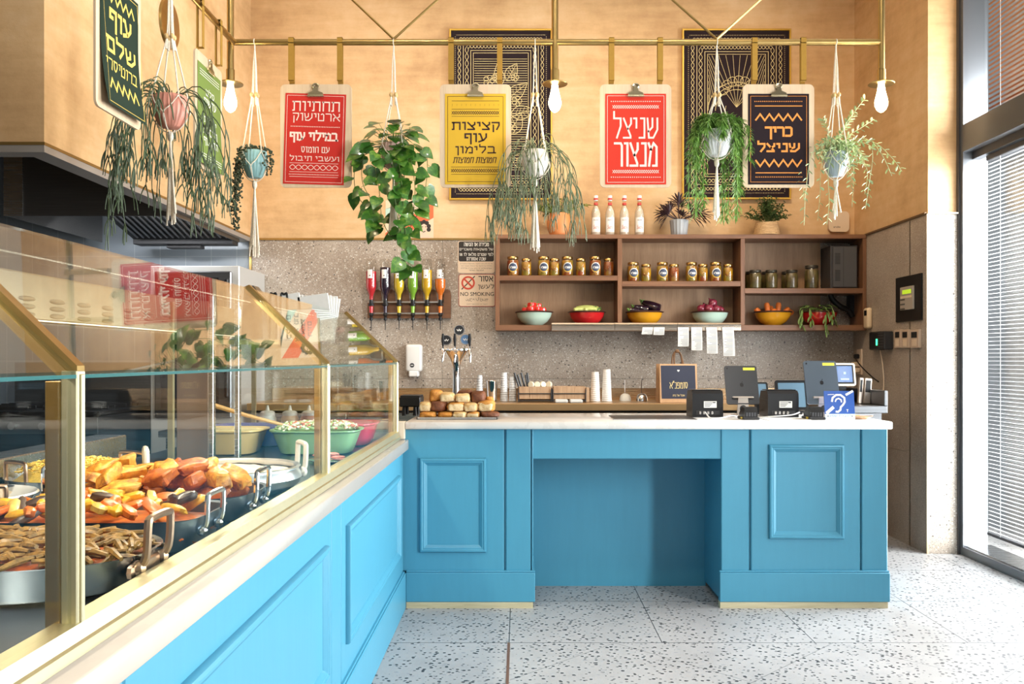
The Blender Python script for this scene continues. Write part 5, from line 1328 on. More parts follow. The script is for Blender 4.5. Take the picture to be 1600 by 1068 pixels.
# big aluminium pot
PD = (-.90, 2.755); t = thing('stock_pot', 'big pale aluminium pot of creamy food with looped handles', 'pot', (PD[0], PD[1], ZK), 0)
part('body', t, m_steel('pale_aluminium', (.80, .83, .86), .30, None, .06), lathe([(.001, 0), (.16, 0), (.19, .005), (.215, .022), (.225, .042), (.219, .062), (.213, .070), (.221, .074), (.217, .078), (.206, .072), (.212, .045), (.19, .018), (.001, .010)], n=56))
for a in (28, 205):
    c, s = math.cos(math.radians(a)), math.sin(math.radians(a)); q = Vector((c*.219, s*.219, .052)); d = Vector((-s, c, 0))
    handle(t, mat('cream_handle', (.78, .68, .55), .35), q-d*.05, q+d*.05, .085, (c*.012, s*.012, 0), .0085)
fill_mass('creamy_mash', 'creamy pale food filling the big aluminium pot', 'food', PD, .203, .203, ZK+.054, .010, mat('cream_food', (.76, .62, .48), .5, var=.08, vs=20), 5)
# rice pan
PE = (-1.325, 2.67); t = pan('rice_pan', 'round steel pan heaped with yellow rice behind the potatoes', 'pan', PE, .17, .17, .060, ALU, 2)
handle(t, COPPER, (.05, .165, .042), (.15, .105, .042), .07, (.008, .008, 0), .006); handle(t, COPPER, (-.14, -.10, .042), (-.05, -.16, .042), .07, (-.006, -.006, 0), .006)
r = random.Random(31); G = []
RICE = mat('yellow_rice', (.78, .55, .10), .5, var=.25, vs=90)
for i in range(900):
    x, y = r.uniform(-.16, .16), r.uniform(-.16, .16)
    if x*x+y*y > .155**2: continue
    a = r.uniform(0, 3.14); z = ZK+.060+heapz(x, y, .165, .165, .050)+r.uniform(-.002, .004)
    G.append(tube([(PE[0]+x-.005*math.cos(a), PE[1]+y-.005*math.sin(a), z), (PE[0]+x+.005*math.cos(a), PE[1]+y+.005*math.sin(a), z+r.uniform(-.003, .003))], .0022, 4))
fill_mass('yellow_rice', 'heap of yellow rice grains in the round steel pan', 'rice', PE, .163, .163, ZK+.050, .058, RICE, 7, bumpy=.006, extra=G)
# white dish with ladle
PF = (-1.36, 2.20); t = thing('serving_dish', 'white round serving dish of pale soup at the rear of the case', 'dish', (PF[0], PF[1], ZK))
part('dish', t, mat('white_enamel', (.80, .80, .80), .2, coat=.12), lathe([(.001, 0), (.10, 0), (.13, .03), (.150, .068), (.160, .072), (.156, .076), (.142, .068), (.12, .03), (.001, .015)], n=44))
handle(t, COPPER, (.075, -.128, .05), (.135, -.07, .05), .055, (.006, -.006, 0), .006)
single('pale_soup', 'pale beige soup in the white round dish', 'soup', mat('pale_soup', (.70, .58, .42), .4), lathe([(.001, ZK+.052), (.136, ZK+.050)], (PF[0], PF[1], 0), 40), kind='stuff')
t = thing('ladle', 'steel ladle leaning out of the white round dish', 'ladle', (PF[0], PF[1], ZK+.056))
part('cup', t, CHROME, lathe([(.001, -.0), (.02, .004), (.034, .018), (.038, .032), (.036, .032), (.03, .02), (.001, .006)], (.06, .03, 0), 22)); part('handle', t, CHROME, tube(smoothpath([(.03, .02, .03), (-.02, .0, .075), (-.10, -.06, .17), (-.13, -.08, .20), (-.14, -.085, .195)], 5), .005, 8))
# cold section tubs
def tub(label, x0, x1, y0, y1, h, colr, group='enamel salad tubs'):
    t = thing('salad_tub', label, 'tub', ((x0+x1)/2, (y0+y1)/2, ZK), group=group); a, b = (x1-x0)/2, (y1-y0)/2; n = 44
    V, Fc = [], []
    for s, z in ((.001, 0), (.74, 0), (.80, .006), (.97, h*.93), (1.04, h), (1.04, h+.006), (.94, h-.004), (.76, .012), (.001, .010)):
        for x, y in oval(a*s, b*s, n, 4): V.append((x, y, z))
    for i in range(8):
        for k in range(n): l = (k+1) % n; Fc.append((i*n+k, i*n+l, (i+1)*n+l, (i+1)*n+k))
    part('body', t, colr, (V, Fc)); return t
GRE = mat('green_enamel', (.30, .52, .26), .2, coat=.12); PKE = mat('raspberry_enamel', (.62, .05, .10), .2, coat=.12); CRE = mat('buttercup_enamel', (.72, .52, .22), .2, coat=.12); BLE = mat('blue_enamel', (.03, .07, .30), .2, coat=.12)
tub('pale green enamel tub of chopped salad', -1.06, -.69, 3.74, 4.02, .098, GRE)
tub('raspberry enamel tub behind the green salad tub', -.98, -.68, 4.10, 4.42, .10, PKE)
tub('cream yellow enamel tub beside the green salad tub', -1.44, -1.10, 3.72, 4.0, .10, CRE)
tub('deep blue enamel tub behind the cream yellow tub', -1.45, -1.05, 4.08, 4.42, .085, BLE)
r = random.Random(41); G = []; SAL = [mat('salad_green', (.22, .36, .10), .5, var=.4, vs=60), mat('salad_white', (.72, .72, .60), .5, var=.15, vs=60), mat('salad_red', (.55, .12, .07), .4, var=.2, vs=60)]
V_S = []
for i in range(420):
    x, y = r.uniform(-.165, .165), r.uniform(-.115, .115); z = ZK+.092+heapz(x, y, .18, .13, .035, 3)+r.uniform(0, .01); k = r.choice((0, 0, 1, 1, 2))
    g = blob((-.875+x, 3.88+y, z), (r.uniform(.006, .012), r.uniform(.004, .008), .004), i, .7, .3, 6, 5, 1.5, rot3(r.uniform(-40, 40), r.uniform(-40, 40), r.uniform(0, 180)))
    V_S.append((g[0], g[1], [k]*len(g[1])))
o = part('chopped_salad', None, SAL, ([(-.875+x*.96, 3.88+y*.96, ZK+.09) for x, y in oval(.172, .125, 30, 4)], [tuple(range(30))]), *V_S); tag(o, 'chopped green and white salad filling the pale green tub', 'salad', None, 'stuff')
o = part('beet_salad', None, mat('beet', (.40, .04, .08), .4, var=.3, vs=60), blob((-.83, 4.26, ZK+.088), (.128, .138, .022), 9, .6, .2, 24, 8, 9)); tag(o, 'dark red salad in the raspberry tub', 'salad', None, 'stuff')
o = part('pale_salad', None, mat('egg_salad', (.72, .58, .30), .5, var=.2, vs=60), blob((-1.27, 3.86, ZK+.086), (.150, .120, .02), 10, .6, .2, 24, 8, 9)); tag(o, 'pale yellow salad in the cream yellow tub', 'salad', None, 'stuff')
t = thing('serving_spoon', 'wooden handled green spoon resting in the pale green tub', 'spoon', (-1.02, 3.84, ZK+.115))
part('bowl', t, GRE, blob((.05, .0, 0), (.045, .03, .010), 1, 1, 0, 14, 8)); part('handle', t, mat('spoon_wood', (.55, .30, .11), .5), tube([(.01, 0, .006), (-.14, -.03, .05), (-.27, -.06, .095)], [.007, .008, .010], 8))
tray_ = thing('cold_cut_plate', 'small steel plate of pink slices beside the big pot', 'plate', (-.74, 3.50, ZK))
part('plate', tray_, CHROME, lathe([(.001, 0), (.06, 0), (.085, .012), (.084, .014), (.06, .004), (.001, .004)], n=30))
for i in range(6): single('pink_slice', 'pink cold slice fanned on the small steel plate', 'slice', mat('pink_slice', (.68, .25, .20), .4, var=.15, vs=50), blob((-.74+.04*math.cos(i), 3.50+.04*math.sin(i), ZK+.014+.005*i), (.032, .024, .006), i, 1, .15, 12, 7), group='pink slices on the small plate')
# ---------------------------------------------------------------- back counter along the wall
ZB = .955
bc = thing('back_counter', 'stainless steel back counter with splashback along the terrazzo wall', 'counter', (.6, 6.85, 0))
BX0, BX1 = -1.98, 2.30
BWT = mat('steel_orange_reflection', (.58, .36, .17), .30, .75)  # brownish orange stands in for the warm reflection on plain steel
part('worktop', bc, BWT, box(BX0, BX1, 6.50, BK-.002, ZB-.052, ZB, .004), world=True)
part('splashback', bc, m_steel('splash_orange_reflection', (.66, .46, .27), .26, 'x'), box(BX0, BX1, BK-.014, BK-.002, ZB, Z(606, BK), .002), world=True)  # orange reflection on the splashback is likewise painted as its colour
part('carcass', bc, DARK, box(BX0, BX1, 6.60, BK-.002, .10, ZB-.053), world=True)
for i in range(6):
    a = BX0+(BX1-BX0)*i/6; d = part('door', bc, STEEL, box(a+.006, a+(BX1-BX0)/6-.006, 6.575, 6.60, .14, ZB-.07, .004), world=True)
    part('handle', d, CHROME, tube([(a+.10, 6.56, ZB-.12), (a+.3, 6.56, ZB-.12)], .006, 8), world=True)
part('legs', bc, BLACKM, box(BX0+.1, BX1-.1, 6.66, 6.70, 0, .10), world=True)

# beer tap tower
y = 6.72; t = thing('beer_tap_tower', 'chrome three tap beer tower on the back counter behind the bread', 'beer tap', (X(713, y), y, ZB+.0012)); q = lambda p: Z(p, y)-ZB
k = y/1400
part('column', t, CHROME, lathe([(.001, 0), (.055, 0), (.055, .01), (.034, .02), (.030, q(590)), (.031, q(572)), (.045, q(562)), (.078, q(552)), (.088, q(549)), (.080, q(547.5)), (.001, q(547.5))], n=30))
part('head', t, CHROME, tube([(-.108, 0, q(546.5)), (.108, 0, q(546.5))], .012, 10), *[tube([(-.10+.04*i, 0, q(546.5)), (-.10+.04*i, -.03, q(546))], .010, 8) for i in range(6)])
BADGE = mat('badge_black', (.02, .02, .022), .3); BADB = mat('badge_blue', (.10, .20, .38), .35); RING = mat('badge_rim', (.62, .62, .62), .2, 1.0)
for dx, dz, m in ((-17.5, 531.5, BADGE), (2.5, 516, BADGE), (12.5, 530.5, BADB)):
    c = part('badge', t, m, mv(lathe([(.001, 0), (.037, 0), (.037, .008), (.001, .008)], n=28), 0, 0, 0)); c.matrix_local = Matrix.Translation((dx*k+.012, -.03, q(dz))) @ Matrix.Rotation(math.pi/2, 4, 'X')
    rr_ = part('rim', c, RING, tube([(.037*math.cos(a), .037*math.sin(a), .006) for a in [2*math.pi*j/24 for j in range(24)]], .004, 6, closed=True))
    mk = part('emblem', c, LBLW, ribbon([(-.018, .006), (-.008, -.006), (0, .006), (.008, -.006), (.018, .006)], .005)); mk.rotation_euler = (-math.pi/2, 0, 0); mk.location = (0, 0, .0088)
for dx in (-20, -1.5, 21.5):
    x = dx*k
    tp = part('tap', t, CHROME, tube([(x, 0, q(546.5)), (x, -.05, q(546.5)), (x+.004, -.065, q(552)), (x+dx*.0002, -.068, q(566))], [.010, .010, .009, .006], 10), tube([(x, -.045, q(546)), (x, -.05, q(540))], .006, 8))
    part('lever', tp, BLACK, tube([(x, -.05, q(541)), (x, -.054, q(530)), (x, -.056, q(521.5))], [.007, .012, .008], 10))
CUPG = m_glass('cup_plastic', (.90, .91, .92), .10)
def stack(px, w0, w1, py0, py1, m, label, n, y=6.8, name='cup_stack', cat='cups', group=None):
    """nested cups standing upside down: wide rim at the counter"""
    kk = y/1400; h = Z(py0, y)-ZB; r0, r1 = w0*kk/2, w1*kk/2; pr = [(.001, 0), (r0*.98, 0)]
    for i in range(n):
        f = i/n; g_ = (i+.85)/n; pr += [(r0+(r1-r0)*f, h*f*.94), (r0+(r1-r0)*f+.0025, h*(f+.3/n)*.94), (r0+(r1-r0)*g_, h*g_*.94)]
    pr += [(r1, h), (.001, h)]
    t = thing(name, label, cat, (X(px, y), y, ZB+.0012), group=group); part('cups', t, m, lathe(pr, n=24)); return t
PCW = mat('paper_cup', (.82, .79, .74), .6)
stack(749.5, 12, 8, 586, 628, mat('frosted_cup', (.66, .67, .68), .25, coat=.3), 'stack of frosted plastic cups beside the steel shaker', 10)
t = thing('steel_shaker', 'ribbed steel shaker cup on the back counter among the plastic cups', 'shaker', (X(768.5, 6.8), 6.8, ZB+.0012)); part('body', t, CHROME, lathe([(.001, 0), (.036, 0), (.038, .01), (.044, .15), (.045, .155), (.042, .15), (.034, .01), (.001, .006)], n=26))
CLR = mat('clear_cups', (.74, .75, .76), .2, coat=.4)
stack(787.5, 12, 9, 582, 629, CLR, 'taller stack of clear plastic cups between shaker and wooden box', 12)
stack(801, 12, 9, 588, 629, CLR, 'shorter stack of clear plastic cups touching the wooden box', 10)
stack(930, 15.5, 11, 581, 629, PCW, 'shorter stack of white paper cups on the back counter', 14)
stack(948, 15.5, 11, 577, 629, PCW, 'taller stack of white paper cups on the back counter', 16)
def crate(px0, px1, label):
    y0, y1 = 6.70, 6.86; x0, x1 = X(px0, y0), X(px1, y0); h = Z(604, y0)-ZB
    t = thing('wooden_box', label, 'box', ((x0+x1)/2, (y0+y1)/2, ZB+.0012), group='wooden condiment boxes'); w = (x1-x0)/2; d = .08
    n = 3
    part('front_board', t, CRATE, *[box(-w+2*w*i/n+.001, -w+2*w*(i+1)/n-.001, -d, -d+.008, .022, h, .001) for i in range(n)]); part('back_board', t, CRATE, box(-w, w, d-.008, d, .022, h, .001))
    for s in (-1, 1): part('side_board', t, CRATE, box(s*w-.004, s*w+.004, -d+.008, d-.008, .022, h, .001))
    part('base', t, CRATE, box(-w, w, -d+.008, d-.008, .022, .03))
    part('wire_stand', t, BLACKM, *[tube([(-w-.006, s*(d+.006), 0), (-w-.006, s*(d+.006), h-.02)], .004, 6) for s in (-1, 1)], *[tube([(w+.006, s*(d+.006), 0), (w+.006, s*(d+.006), h-.02)], .004, 6) for s in (-1, 1)],
         *[tube([(-w-.006, s*(d+.006), z), (w+.006, s*(d+.006), z)], .004, 6) for s in (-1, 1) for z in (.010, h*.55)], *[tube([(s*(w+.006), -d-.006, z), (s*(w+.006), d+.006, z)], .004, 6) for s in (-1, 1) for z in (.010, h*.55)])
    return t
crate(811, 860, 'wooden box in a black wire stand holding straws and lids'); crate(865, 914, 'wooden box in a black wire stand beside the white paper cups')
r = random.Random(4)
for i, (px, lean) in enumerate(((807, -.28), (811, -.18), (816, -.14), (821, .03), (823, .06))):
    x = X(px, 6.76); single('black_straw', 'black straw bundle standing in the first wooden box', 'straws', BLACK, *[tube([(x+.03-lean*.05+j*.004, 6.76+j*.003, ZB+.035), (x+lean*.06+j*.004, 6.77+j*.003, Z(582+3*(i % 2), 6.76))], .0085, 6) for j in (0,)], group='black straws in the wooden box')
LIDM = mat('pale_lid', (.80, .72, .55), .4)
for i, px in enumerate((830, 839, 848, 858)):
    single('flat_round_cover', 'cream round cup lid standing on edge in the first wooden box', 'lid', LIDM, xf(lathe([(.001, .014), (.020, .013), (.025, .006), (.026, 0), (.001, 0)], n=22), Matrix.Translation((X(px, 6.76), 6.74+.01*i, Z(599, 6.76)-.008)) @ Matrix.Rotation(math.radians(80), 4, 'X') @ Matrix.Rotation(math.radians(24*(i % 3-1)), 4, 'Y')), group='cup lids in the wooden box')
for i, px in enumerate((877, 900)): single('napkin_pack', ('white napkin pack in front of the second wooden box, bread side', 'white napkin pack in front of the second wooden box, cup side')[i], 'napkins', PAPER, box(X(px-10, 6.6), X(px+10, 6.6), 6.56, 6.64, ZB+.001, ZB+.026, .006))
single('condiment_caddy', 'plain small wooden block at the end of the second box', 'block', CRATE, box(X(915, 6.74), X(920, 6.74), 6.70, 6.78, ZB+.001, Z(605, 6.74), .002))
for i, (px, m) in enumerate(((977, mat('white_dome', (.80, .78, .72), .3)), (1003, CHROME))):
    t = thing('dome_holder', ('white half dome holder under the splashback hooks', 'chrome half dome holder near the paper bag')[i], 'dispenser', (X(px, 6.86), 6.86, ZB+.0012)); part('dome', t, m, lathe([(.045, 0), (.044, .02), (.034, .045), (.018, .056), (.001, .058)], n=26)); part('hood_slot', t, BLACK, blob((0, -.030, .018), (.026, .012, .016), 1, 1, 0, 14, 8))
    part('stem', t, CHROME, cyl((0, .02, .05), (0, .02, .16), .003, n=6))
# paper bags
def bagg(px0, px1, y, lab, front):
    y0, y1 = y, y+.05; x0, x1 = X(px0, y0), X(px1, y0); w = (x1-x0)/2; h = Z(568.5, y0)-ZB
    t = thing('paper_bag', lab, 'bag', ((x0+x1)/2, y+.03, ZB+.0012), 3 if front else 0, 'brown paper bags on the back counter')
    KR = mat('kraft_paper', (.56, .33, .17), .8, var=.06, vs=30)
    part('bag', t, KR, prism([(-.028, 0), (.028, 0), (.010, h), (-.006, h)], 'x', -w, w))
    if front:
        def fy(z): return -.028+.022*z/h-.0012
        fr = [(-w+.012, .028), (w-.010, .028), (w-.014, h-.012), (-w+.008, h-.012)]
        p = part('dark_print', t, mat('bag_navy', (.022, .026, .050), .7), ([(x, fy(z), z) for x, z in fr], [(0, 1, 2, 3)]))
        G = [heb('סומפנ"א', -.068, .068, h*.36, h*.56, .10), heb('אוכל של בית', -.045, .045, .045, .062, .16)]
        part('lettering', p, GOLDP, *[([(x, fy(z)-.0012+b, z) for x, b, z in g[0]], g[1]) for g in G], smooth=0)
        part('heart_mark', p, LBLW, ([(a*.0006*1.0, fy(h-.05)-.0012, h-.05+b*.0006) for a, b in [(16*math.sin(s)**3, 13*math.cos(s)-5*math.cos(2*s)-2*math.cos(3*s)-math.cos(4*s)) for s in [2*math.pi*j/24 for j in range(24)]]], [tuple(range(24))]))
        part('rope_handle', t, mat('brown_rope', (.16, .075, .03), .8), *[tube(smoothpath([(-.045+.02*j, .004, h-.02), (-.040+.012*j, .004, h+.06), (-.01, .004, h+.095), (.02, .004, h+.07), (.045-.012*j, .004, h-.02)], 5), .006, 7) for j in (0, 1)], blob((-.006, .0, h+.095), (.016, .012, .014), 3, 1, .2, 10, 7))
    return t
bagg(1031, 1090, 6.62, 'front brown paper bag with a navy printed panel and rope handles', True); bagg(1028.5, 1087, 6.68, 'middle plain brown paper bag just behind the navy printed one', False); bagg(1026.5, 1085, 6.74, 'rear plain brown paper bag nearest the terrazzo wall', False)

# ---------------------------------------------------------------- on the blue service counter
ZM = .9585
tr = thing('bread_tray', 'thin steel tray piled with bread on the blue service counter', 'tray', (X(716, 4.83), 4.83, ZM))
tw = (X(779, 4.74)-X(653.5, 4.74))/2
part('tray', tr, STEEL, box(-tw, tw, -.10, .16, 0, .004, .001), box(-tw, tw, -.10, -.096, 0, .012), box(-tw, tw, .156, .16, 0, .012), box(-tw, -tw+.004, -.10, .16, 0, .012), box(tw-.004, tw, -.10, .16, 0, .012))
def m_bread(name, a, b, c):
    t = NT(name); f = t.noise(t.coord(), 42, 6, .75); t.bump(f, .5, .008); return t.set(Base_Color=t.ramp(f, (.3, a), (.5, b), (.7, c)), Roughness=.6)
CRUST = {'golden': m_bread('golden_crust', (.34, .11, .015), (.56, .22, .03), (.70, .40, .10)), 'brown': m_bread('brown_crust', (.06, .016, .005), (.15, .042, .012), (.25, .09, .03)), 'pale': m_bread('pale_crust', (.55, .30, .10), (.68, .44, .18), (.76, .56, .28))}
CRUMB = m_bread('bread_crumb', (.40, .24, .09), (.70, .54, .30), (.78, .67, .45))
r = random.Random(13)
def bread(px0, px1, py0, py1, y, d, col, cut, label, sq=.55):
    x0, x1 = X(px0, y), X(px1, y); z0, z1 = max(ZM+.0055, Z(py1, y)), Z(py0, y); hw, hz, hd = (x1-x0)/2+.0012, (z1-z0)/2+.0003, d/2
    t = thing('bread_loaf', label, 'bread', ((x0+x1)/2, y+hd, (z0+z1)/2), r.uniform(-7, 7), 'bread pieces on the tray'); sd = r.uniform(0, 50)
    part('crust', t, CRUST[col], blob((0, 0, 0), (hw, hd, hz), sd, sq, .18, 22, 14, 1.2))
    if cut: part('crumb', t, CRUMB, blob((-.002, -hd*.64, -hz*.14), (hw*.88, hd*.42, hz*.78), sd, .5, .16, 22, 14, 2.6), label='pale torn crumb face')
rowsb = [(655.5, 681, 643, 656.5, 4.76, 'golden', 0, 'golden loaf at the pane end of the bottom bread row'), (682.5, 707, 643, 656.5, 4.76, 'golden', 0, 'golden loaf, second from the pane in the bottom bread row'), (707.5, 729.5, 643, 656.5, 4.755, 'pale', 1, 'loaf showing pale crumb in the middle of the bottom bread row'), (730, 750, 643.5, 656.5, 4.76, 'golden', 1, 'speckled cut loaf, fourth from the pane in the bottom bread row'), (750.5, 779, 643, 656.5, 4.76, 'brown', 0, 'brown loaf at the till end of the bottom bread row'),
    (654.5, 673.5, 627.5, 643, 4.775, 'pale', 1, 'round cut loaf at the pane end of the middle bread row'), (672.5, 697, 626.5, 643, 4.77, 'brown', 0, 'dark brown loaf in the middle bread row'), (698, 725, 628, 643, 4.77, 'golden', 1, 'cut loaf with brown crust edge in the centre of the middle bread row'), (726, 747, 629, 643.5, 4.77, 'pale', 1, 'small cut loaf, fourth from the pane in the middle bread row'), (747, 772, 625, 643, 4.78, 'golden', 1, 'cut loaf at the till end of the middle bread row'),
    (670, 690.5, 609, 627.5, 4.80, 'golden', 0, 'golden upright loaf at the pane end of the top bread row'), (685, 710, 613, 628, 4.785, 'pale', 1, 'pale cut loaf, second from the pane in the top bread row'), (710, 734, 615, 629, 4.785, 'pale', 1, 'pale cut loaf in the centre of the top bread row'), (735, 758, 611, 631, 4.80, 'brown', 0, 'dark brown domed loaf at the till end of the top bread row'),
    (714, 738, 609.5, 624, 4.86, 'brown', 0, 'dark brown loaf peeping out behind the top bread row'), (758, 771, 620, 642, 4.84, 'golden', 0, 'golden loaf leaning behind the till end of the bread pile')]
for a, b, c, d, y, col, cut, lab in rowsb: bread(a, b, c, d, y, .105, col, cut, lab)
# black hotplate by the case
y = 5.02; t = thing('hot_plate', 'black hotplate on short legs at the pane end of the service counter', 'hotplate', (X(640, y), y+.06, ZM)); w = 16.5*y/1400
part('body', t, BLACK, box(-w, w, -.05, .13, .05, .108, .006)); part('top', t, BLACKM, box(-w*.96, w*.96, -.045, .125, .108, .114, .002))
for sx in (-.6, .45):
    for sy in (-.03, .11): part('leg', t, BLACK, cyl((sx*w, sy, 0), (sx*w, sy, .052), .012, .009, 12))
# receipt printers
def printer(px, y, label):
    w = 24*y/1400; t = thing('receipt_printer', label, 'printer', (X(px, y), y+.09, ZM), group='receipt printers on the service counter')
    part('body', t, BLACK, prism([(-.09, 0), (.09, 0), (.09, .095), (.06, .142), (-.065, .146), (-.086, .13), (-.09, .10)], 'x', -w, w))
    part('top_lid', t, mat('printer_gloss', (.012, .012, .014), .18), box(-w+.004, w-.004, -.055, .05, .1455, .150, .002))
    for s in (-1, 1): part('side_seam', t, DARK, prism([(-.085, .092), (.088, .092), (.088, .095), (-.085, .095)], 'x', s*w-.0015, s*w+.0015))
    lb = part('label', t, LBLW, box(-.022, .048, -.0915, -.0900, .052, .088)); part('lettering', lb, DARK, *[ribbon([(-.018, z), (.030-.006*i, z)], .0028, -.0918) for i, z in enumerate((.082, .074, .067, .060))], ribbon([(.028, .081), (.042, .081)], .006, -.0918), smooth=0)
    part('port_recess', t, BLACKM, box(-w+.02, w-.02, -.0925, -.088, .014, .036)); part('port_plugs', t, STEEL, *[box(-w+.035+.022*i, -w+.047+.022*i, -.10, -.09, .017, .033, .002) for i in range(4)])
printer(1106, 4.92, 'black receipt printer in front of the paper bag'); printer(1224, 4.92, 'black receipt printer between the two tablet stands')
def cable(pts, label, m=None, r_=.0035): single('cable', label, 'cable', m or WHITE, tube(smoothpath(pts, 6), r_, 6))
cable([(X(1102, 4.88), 4.88, ZM+.03), (X(1110, 4.8), 4.80, ZM+.004), (X(1126, 4.8), 4.80, ZM+.004), (X(1142, 4.86), 4.86, ZM+.012), (X(1155, 4.9), 4.93, ZM+.004)], 'white cable looping from the first receipt printer')
cable([(X(1183, 4.85), 4.85, ZM+.004), (X(1205, 4.82), 4.80, ZM+.012), (X(1235, 4.82), 4.80, ZM+.02), (X(1250, 4.86), 4.87, ZM+.03)], 'white cable stretched in front of the second receipt printer')
# tablets on metal stands, seen from behind
TABB = mat('tablet_back', (.055, .058, .066), .3, .8); TABG = mat('tablet_back_slate', (.16, .20, .25), .28, .8)
def tablet_stand(px, y, w, h, lean, m, label, yaw=0):
    t = thing('tablet_stand', label, 'tablet', (X(px, y), y, ZM), yaw, 'tablets on metal stands')
    SIL = mat('stand_silver', (.74, .66, .58), .3, .9)
    part('foot', t, SIL, box(-.05, .05, -.03, .10, 0, .008, .003))
    part('stem', t, SIL, prism([(-.034, .006), (.034, .006), (.026, .105), (-.026, .105)], 'y', -.006, .004), label='silver stem with a round cable hole'); part('cable_hole', t, BLACKM, prism(disc2(0, .045, .019, 20), 'y', -.0075, -.0055))
    part('bracket', t, SIL, box(-.058, .058, -.008, .012, .103, .112, .003))
    M = Matrix.Translation((0, .0, .118-.03)) @ Matrix.Rotation(math.radians(-lean), 4, 'X')
    tb = part('tablet', t, m, xf(prism(rrect(-w/2, w/2, -.02, h, .014), 'y', .0, .009), M), label='dark back of the tablet')
    part('sticker', tb, mat('yellow_sticker', (.78, .66, .05), .6), xf(box(w*.08, w*.44, -.0008, .0002, h-.028, h-.012), M)); part('lens', tb, BLACK, xf(prism(disc2(-w/2+.016, h-.016, .005, 12), 'y', -.001, .001), M))
    ap = part('emblem', tb, BLACK, xf(poly2([(.011*math.cos(a)*(1.0-.12*math.cos(2*a)), h*.45+.012*math.sin(a)) for a in [2*math.pi*j/20 for j in range(20)]], -.0006), M), xf(poly2([(.0, h*.45+.014), (.004, h*.45+.022), (.007, h*.45+.020), (.003, h*.45+.013)], -.0006), M), smooth=0)
    part('screen', tb, mat('screen_dark', (.02, .03, .04), .1), xf(prism(rrect(-w/2+.008, w/2-.008, -.012, h-.008, .006), 'y', .009, .0096), M)); return t
tablet_stand(1161, 4.97, .180, .215, 26, TABB, 'dark tablet on a silver stand beside the first receipt printer', -4)
tablet_stand(1287, 4.97, .182, .235, 20, TABG, 'slate blue backed tablet on a silver stand behind the blue sign', -2)
# card terminals
def terminal(px, y, label):
    t = thing('card_terminal', label, 'card terminal', (X(px, y), y, ZM), group='card terminals on the service counter')
    part('body', t, BLACK, prism([(-.05, .003), (.07, .003), (.07, .03), (.02, .066), (-.03, .066), (-.05, .04)], 'x', -.034, .034)); part('cradle', t, BLACKM, box(-.045, .045, -.058, .075, 0, .014, .005))
    part('slots', t, DARK, *[box(-.026+.014*i, -.018+.014*i, -.0515, -.049, .018, .038) for i in range(4)]); part('yellow_strip', t, mat('yellow_trim', (.70, .55, .04), .5), box(-.0465, -.044, -.04, -.01, .004, .014))
terminal(1170, 4.76, 'black card terminal beside the first tablet stand'); terminal(1272, 4.76, 'black card terminal leaning by the blue hearing loop sign')
single('paper_sheet', 'white sheet of paper lying at the counter edge between the terminals', 'paper', PAPER, ([(X(1186, 4.86), 4.86, ZM+.001), (X(1204, 4.61), 4.61, ZM+.001), (X(1270, 4.61), 4.61, ZM+.001), (X(1262, 4.86), 4.86, ZM+.001), (X(1186, 4.86), 4.86, ZM+.002), (X(1204, 4.61), 4.61, ZM+.002), (X(1270, 4.61), 4.61, ZM+.002), (X(1262, 4.86), 4.86, ZM+.002)], [(3, 2, 1, 0), (4, 5, 6, 7), (0, 1, 5, 4), (1, 2, 6, 5), (2, 3, 7, 6), (3, 0, 4, 7)]), smooth=0)
# hearing loop sign
y = 4.72; t = thing('hearing_loop_sign', 'blue sign with a white ear symbol standing on the service counter', 'sign', (X(1312.5, y), y, ZM)); w = 47*y/1400; h = Z(609, y)-Z(654, y)
SGB = mat('sign_blue', (.012, .075, .34), .35); M = Matrix.Rotation(math.radians(-8), 4, 'X')
part('panel', t, SGB, xf(box(-w/2, w/2, -.003, .003, 0, h), M)); part('pale_band', t, mat('sign_pale', (.62, .72, .82), .4), xf(box(-w/2, w/2, -.0036, -.0028, 0, h*.20), M))
ear = lambda p: [(w*(a-.5), h*b) for a, b in p]
part('ear_symbol', t, LBLW, *[xf(g, M) for g in (ribbon(ear([(.25, .62), (.28, .76), (.40, .86), (.55, .86), (.67, .76), (.68, .62), (.62, .52), (.54, .44), (.52, .34), (.44, .27), (.36, .28)]), .010, -.0040), ribbon(ear([(.36, .62), (.40, .71), (.48, .74), (.56, .69), (.57, .60)]), .007, -.0041), ribbon(ear([(.72, .86), (.97, 1.0)]), .012, -.0042), ribbon(ear([(.05, .22), (.30, .44)]), .016, -.0043))])
part('lettering', t, LBLW, xf(txt('T', w*.22, w*.29, h*.26, h*.36, .06, -.0042), M), xf(ribbon(ear([(.12, .87), (.34, .88)]), .003, -.0042), M)); part('small_lettering', t, SGB, *[xf(txt('הגברת שמע', w*-.36, w*.36, h*a, h*b, 0, -.0044, True), M) for a, b in ((.10, .17),)], smooth=0)
for s in (-1, 1): part('screw', t, BLACK, xf(prism(disc2(s*w*.40, h*.12, .003, 10), 'y', -.005, -.003), M))
part('prop', t, BLACK, box(-.02, .02, .012, .05, 0, .012))
# dish of small things
y = 4.80; t = thing('wooden_dish', 'shallow wooden dish holding small oddments beside the blue sign', 'dish', (X(1340, y), y, ZM)); part('dish', t, CRATE, lathe([(.001, 0), (.04, 0), (.072, .012), (.078, .017), (.07, .014), (.04, .006), (.001, .006)], n=32))
single('pen', 'steel pen lying across the wooden dish', 'pen', CHROME, tube([(X(1325, y), y-.02, ZM+.022), (X(1364, y), y+.0, ZM+.018)], .004, 8))
single('key_tag', 'small yellow tag resting in the wooden dish', 'tag', mat('yellow_tag', (.72, .50, .05), .5), box(X(1328, y), X(1341, y), y-.02, y+.01, ZM+.0175, ZM+.0215, .001))
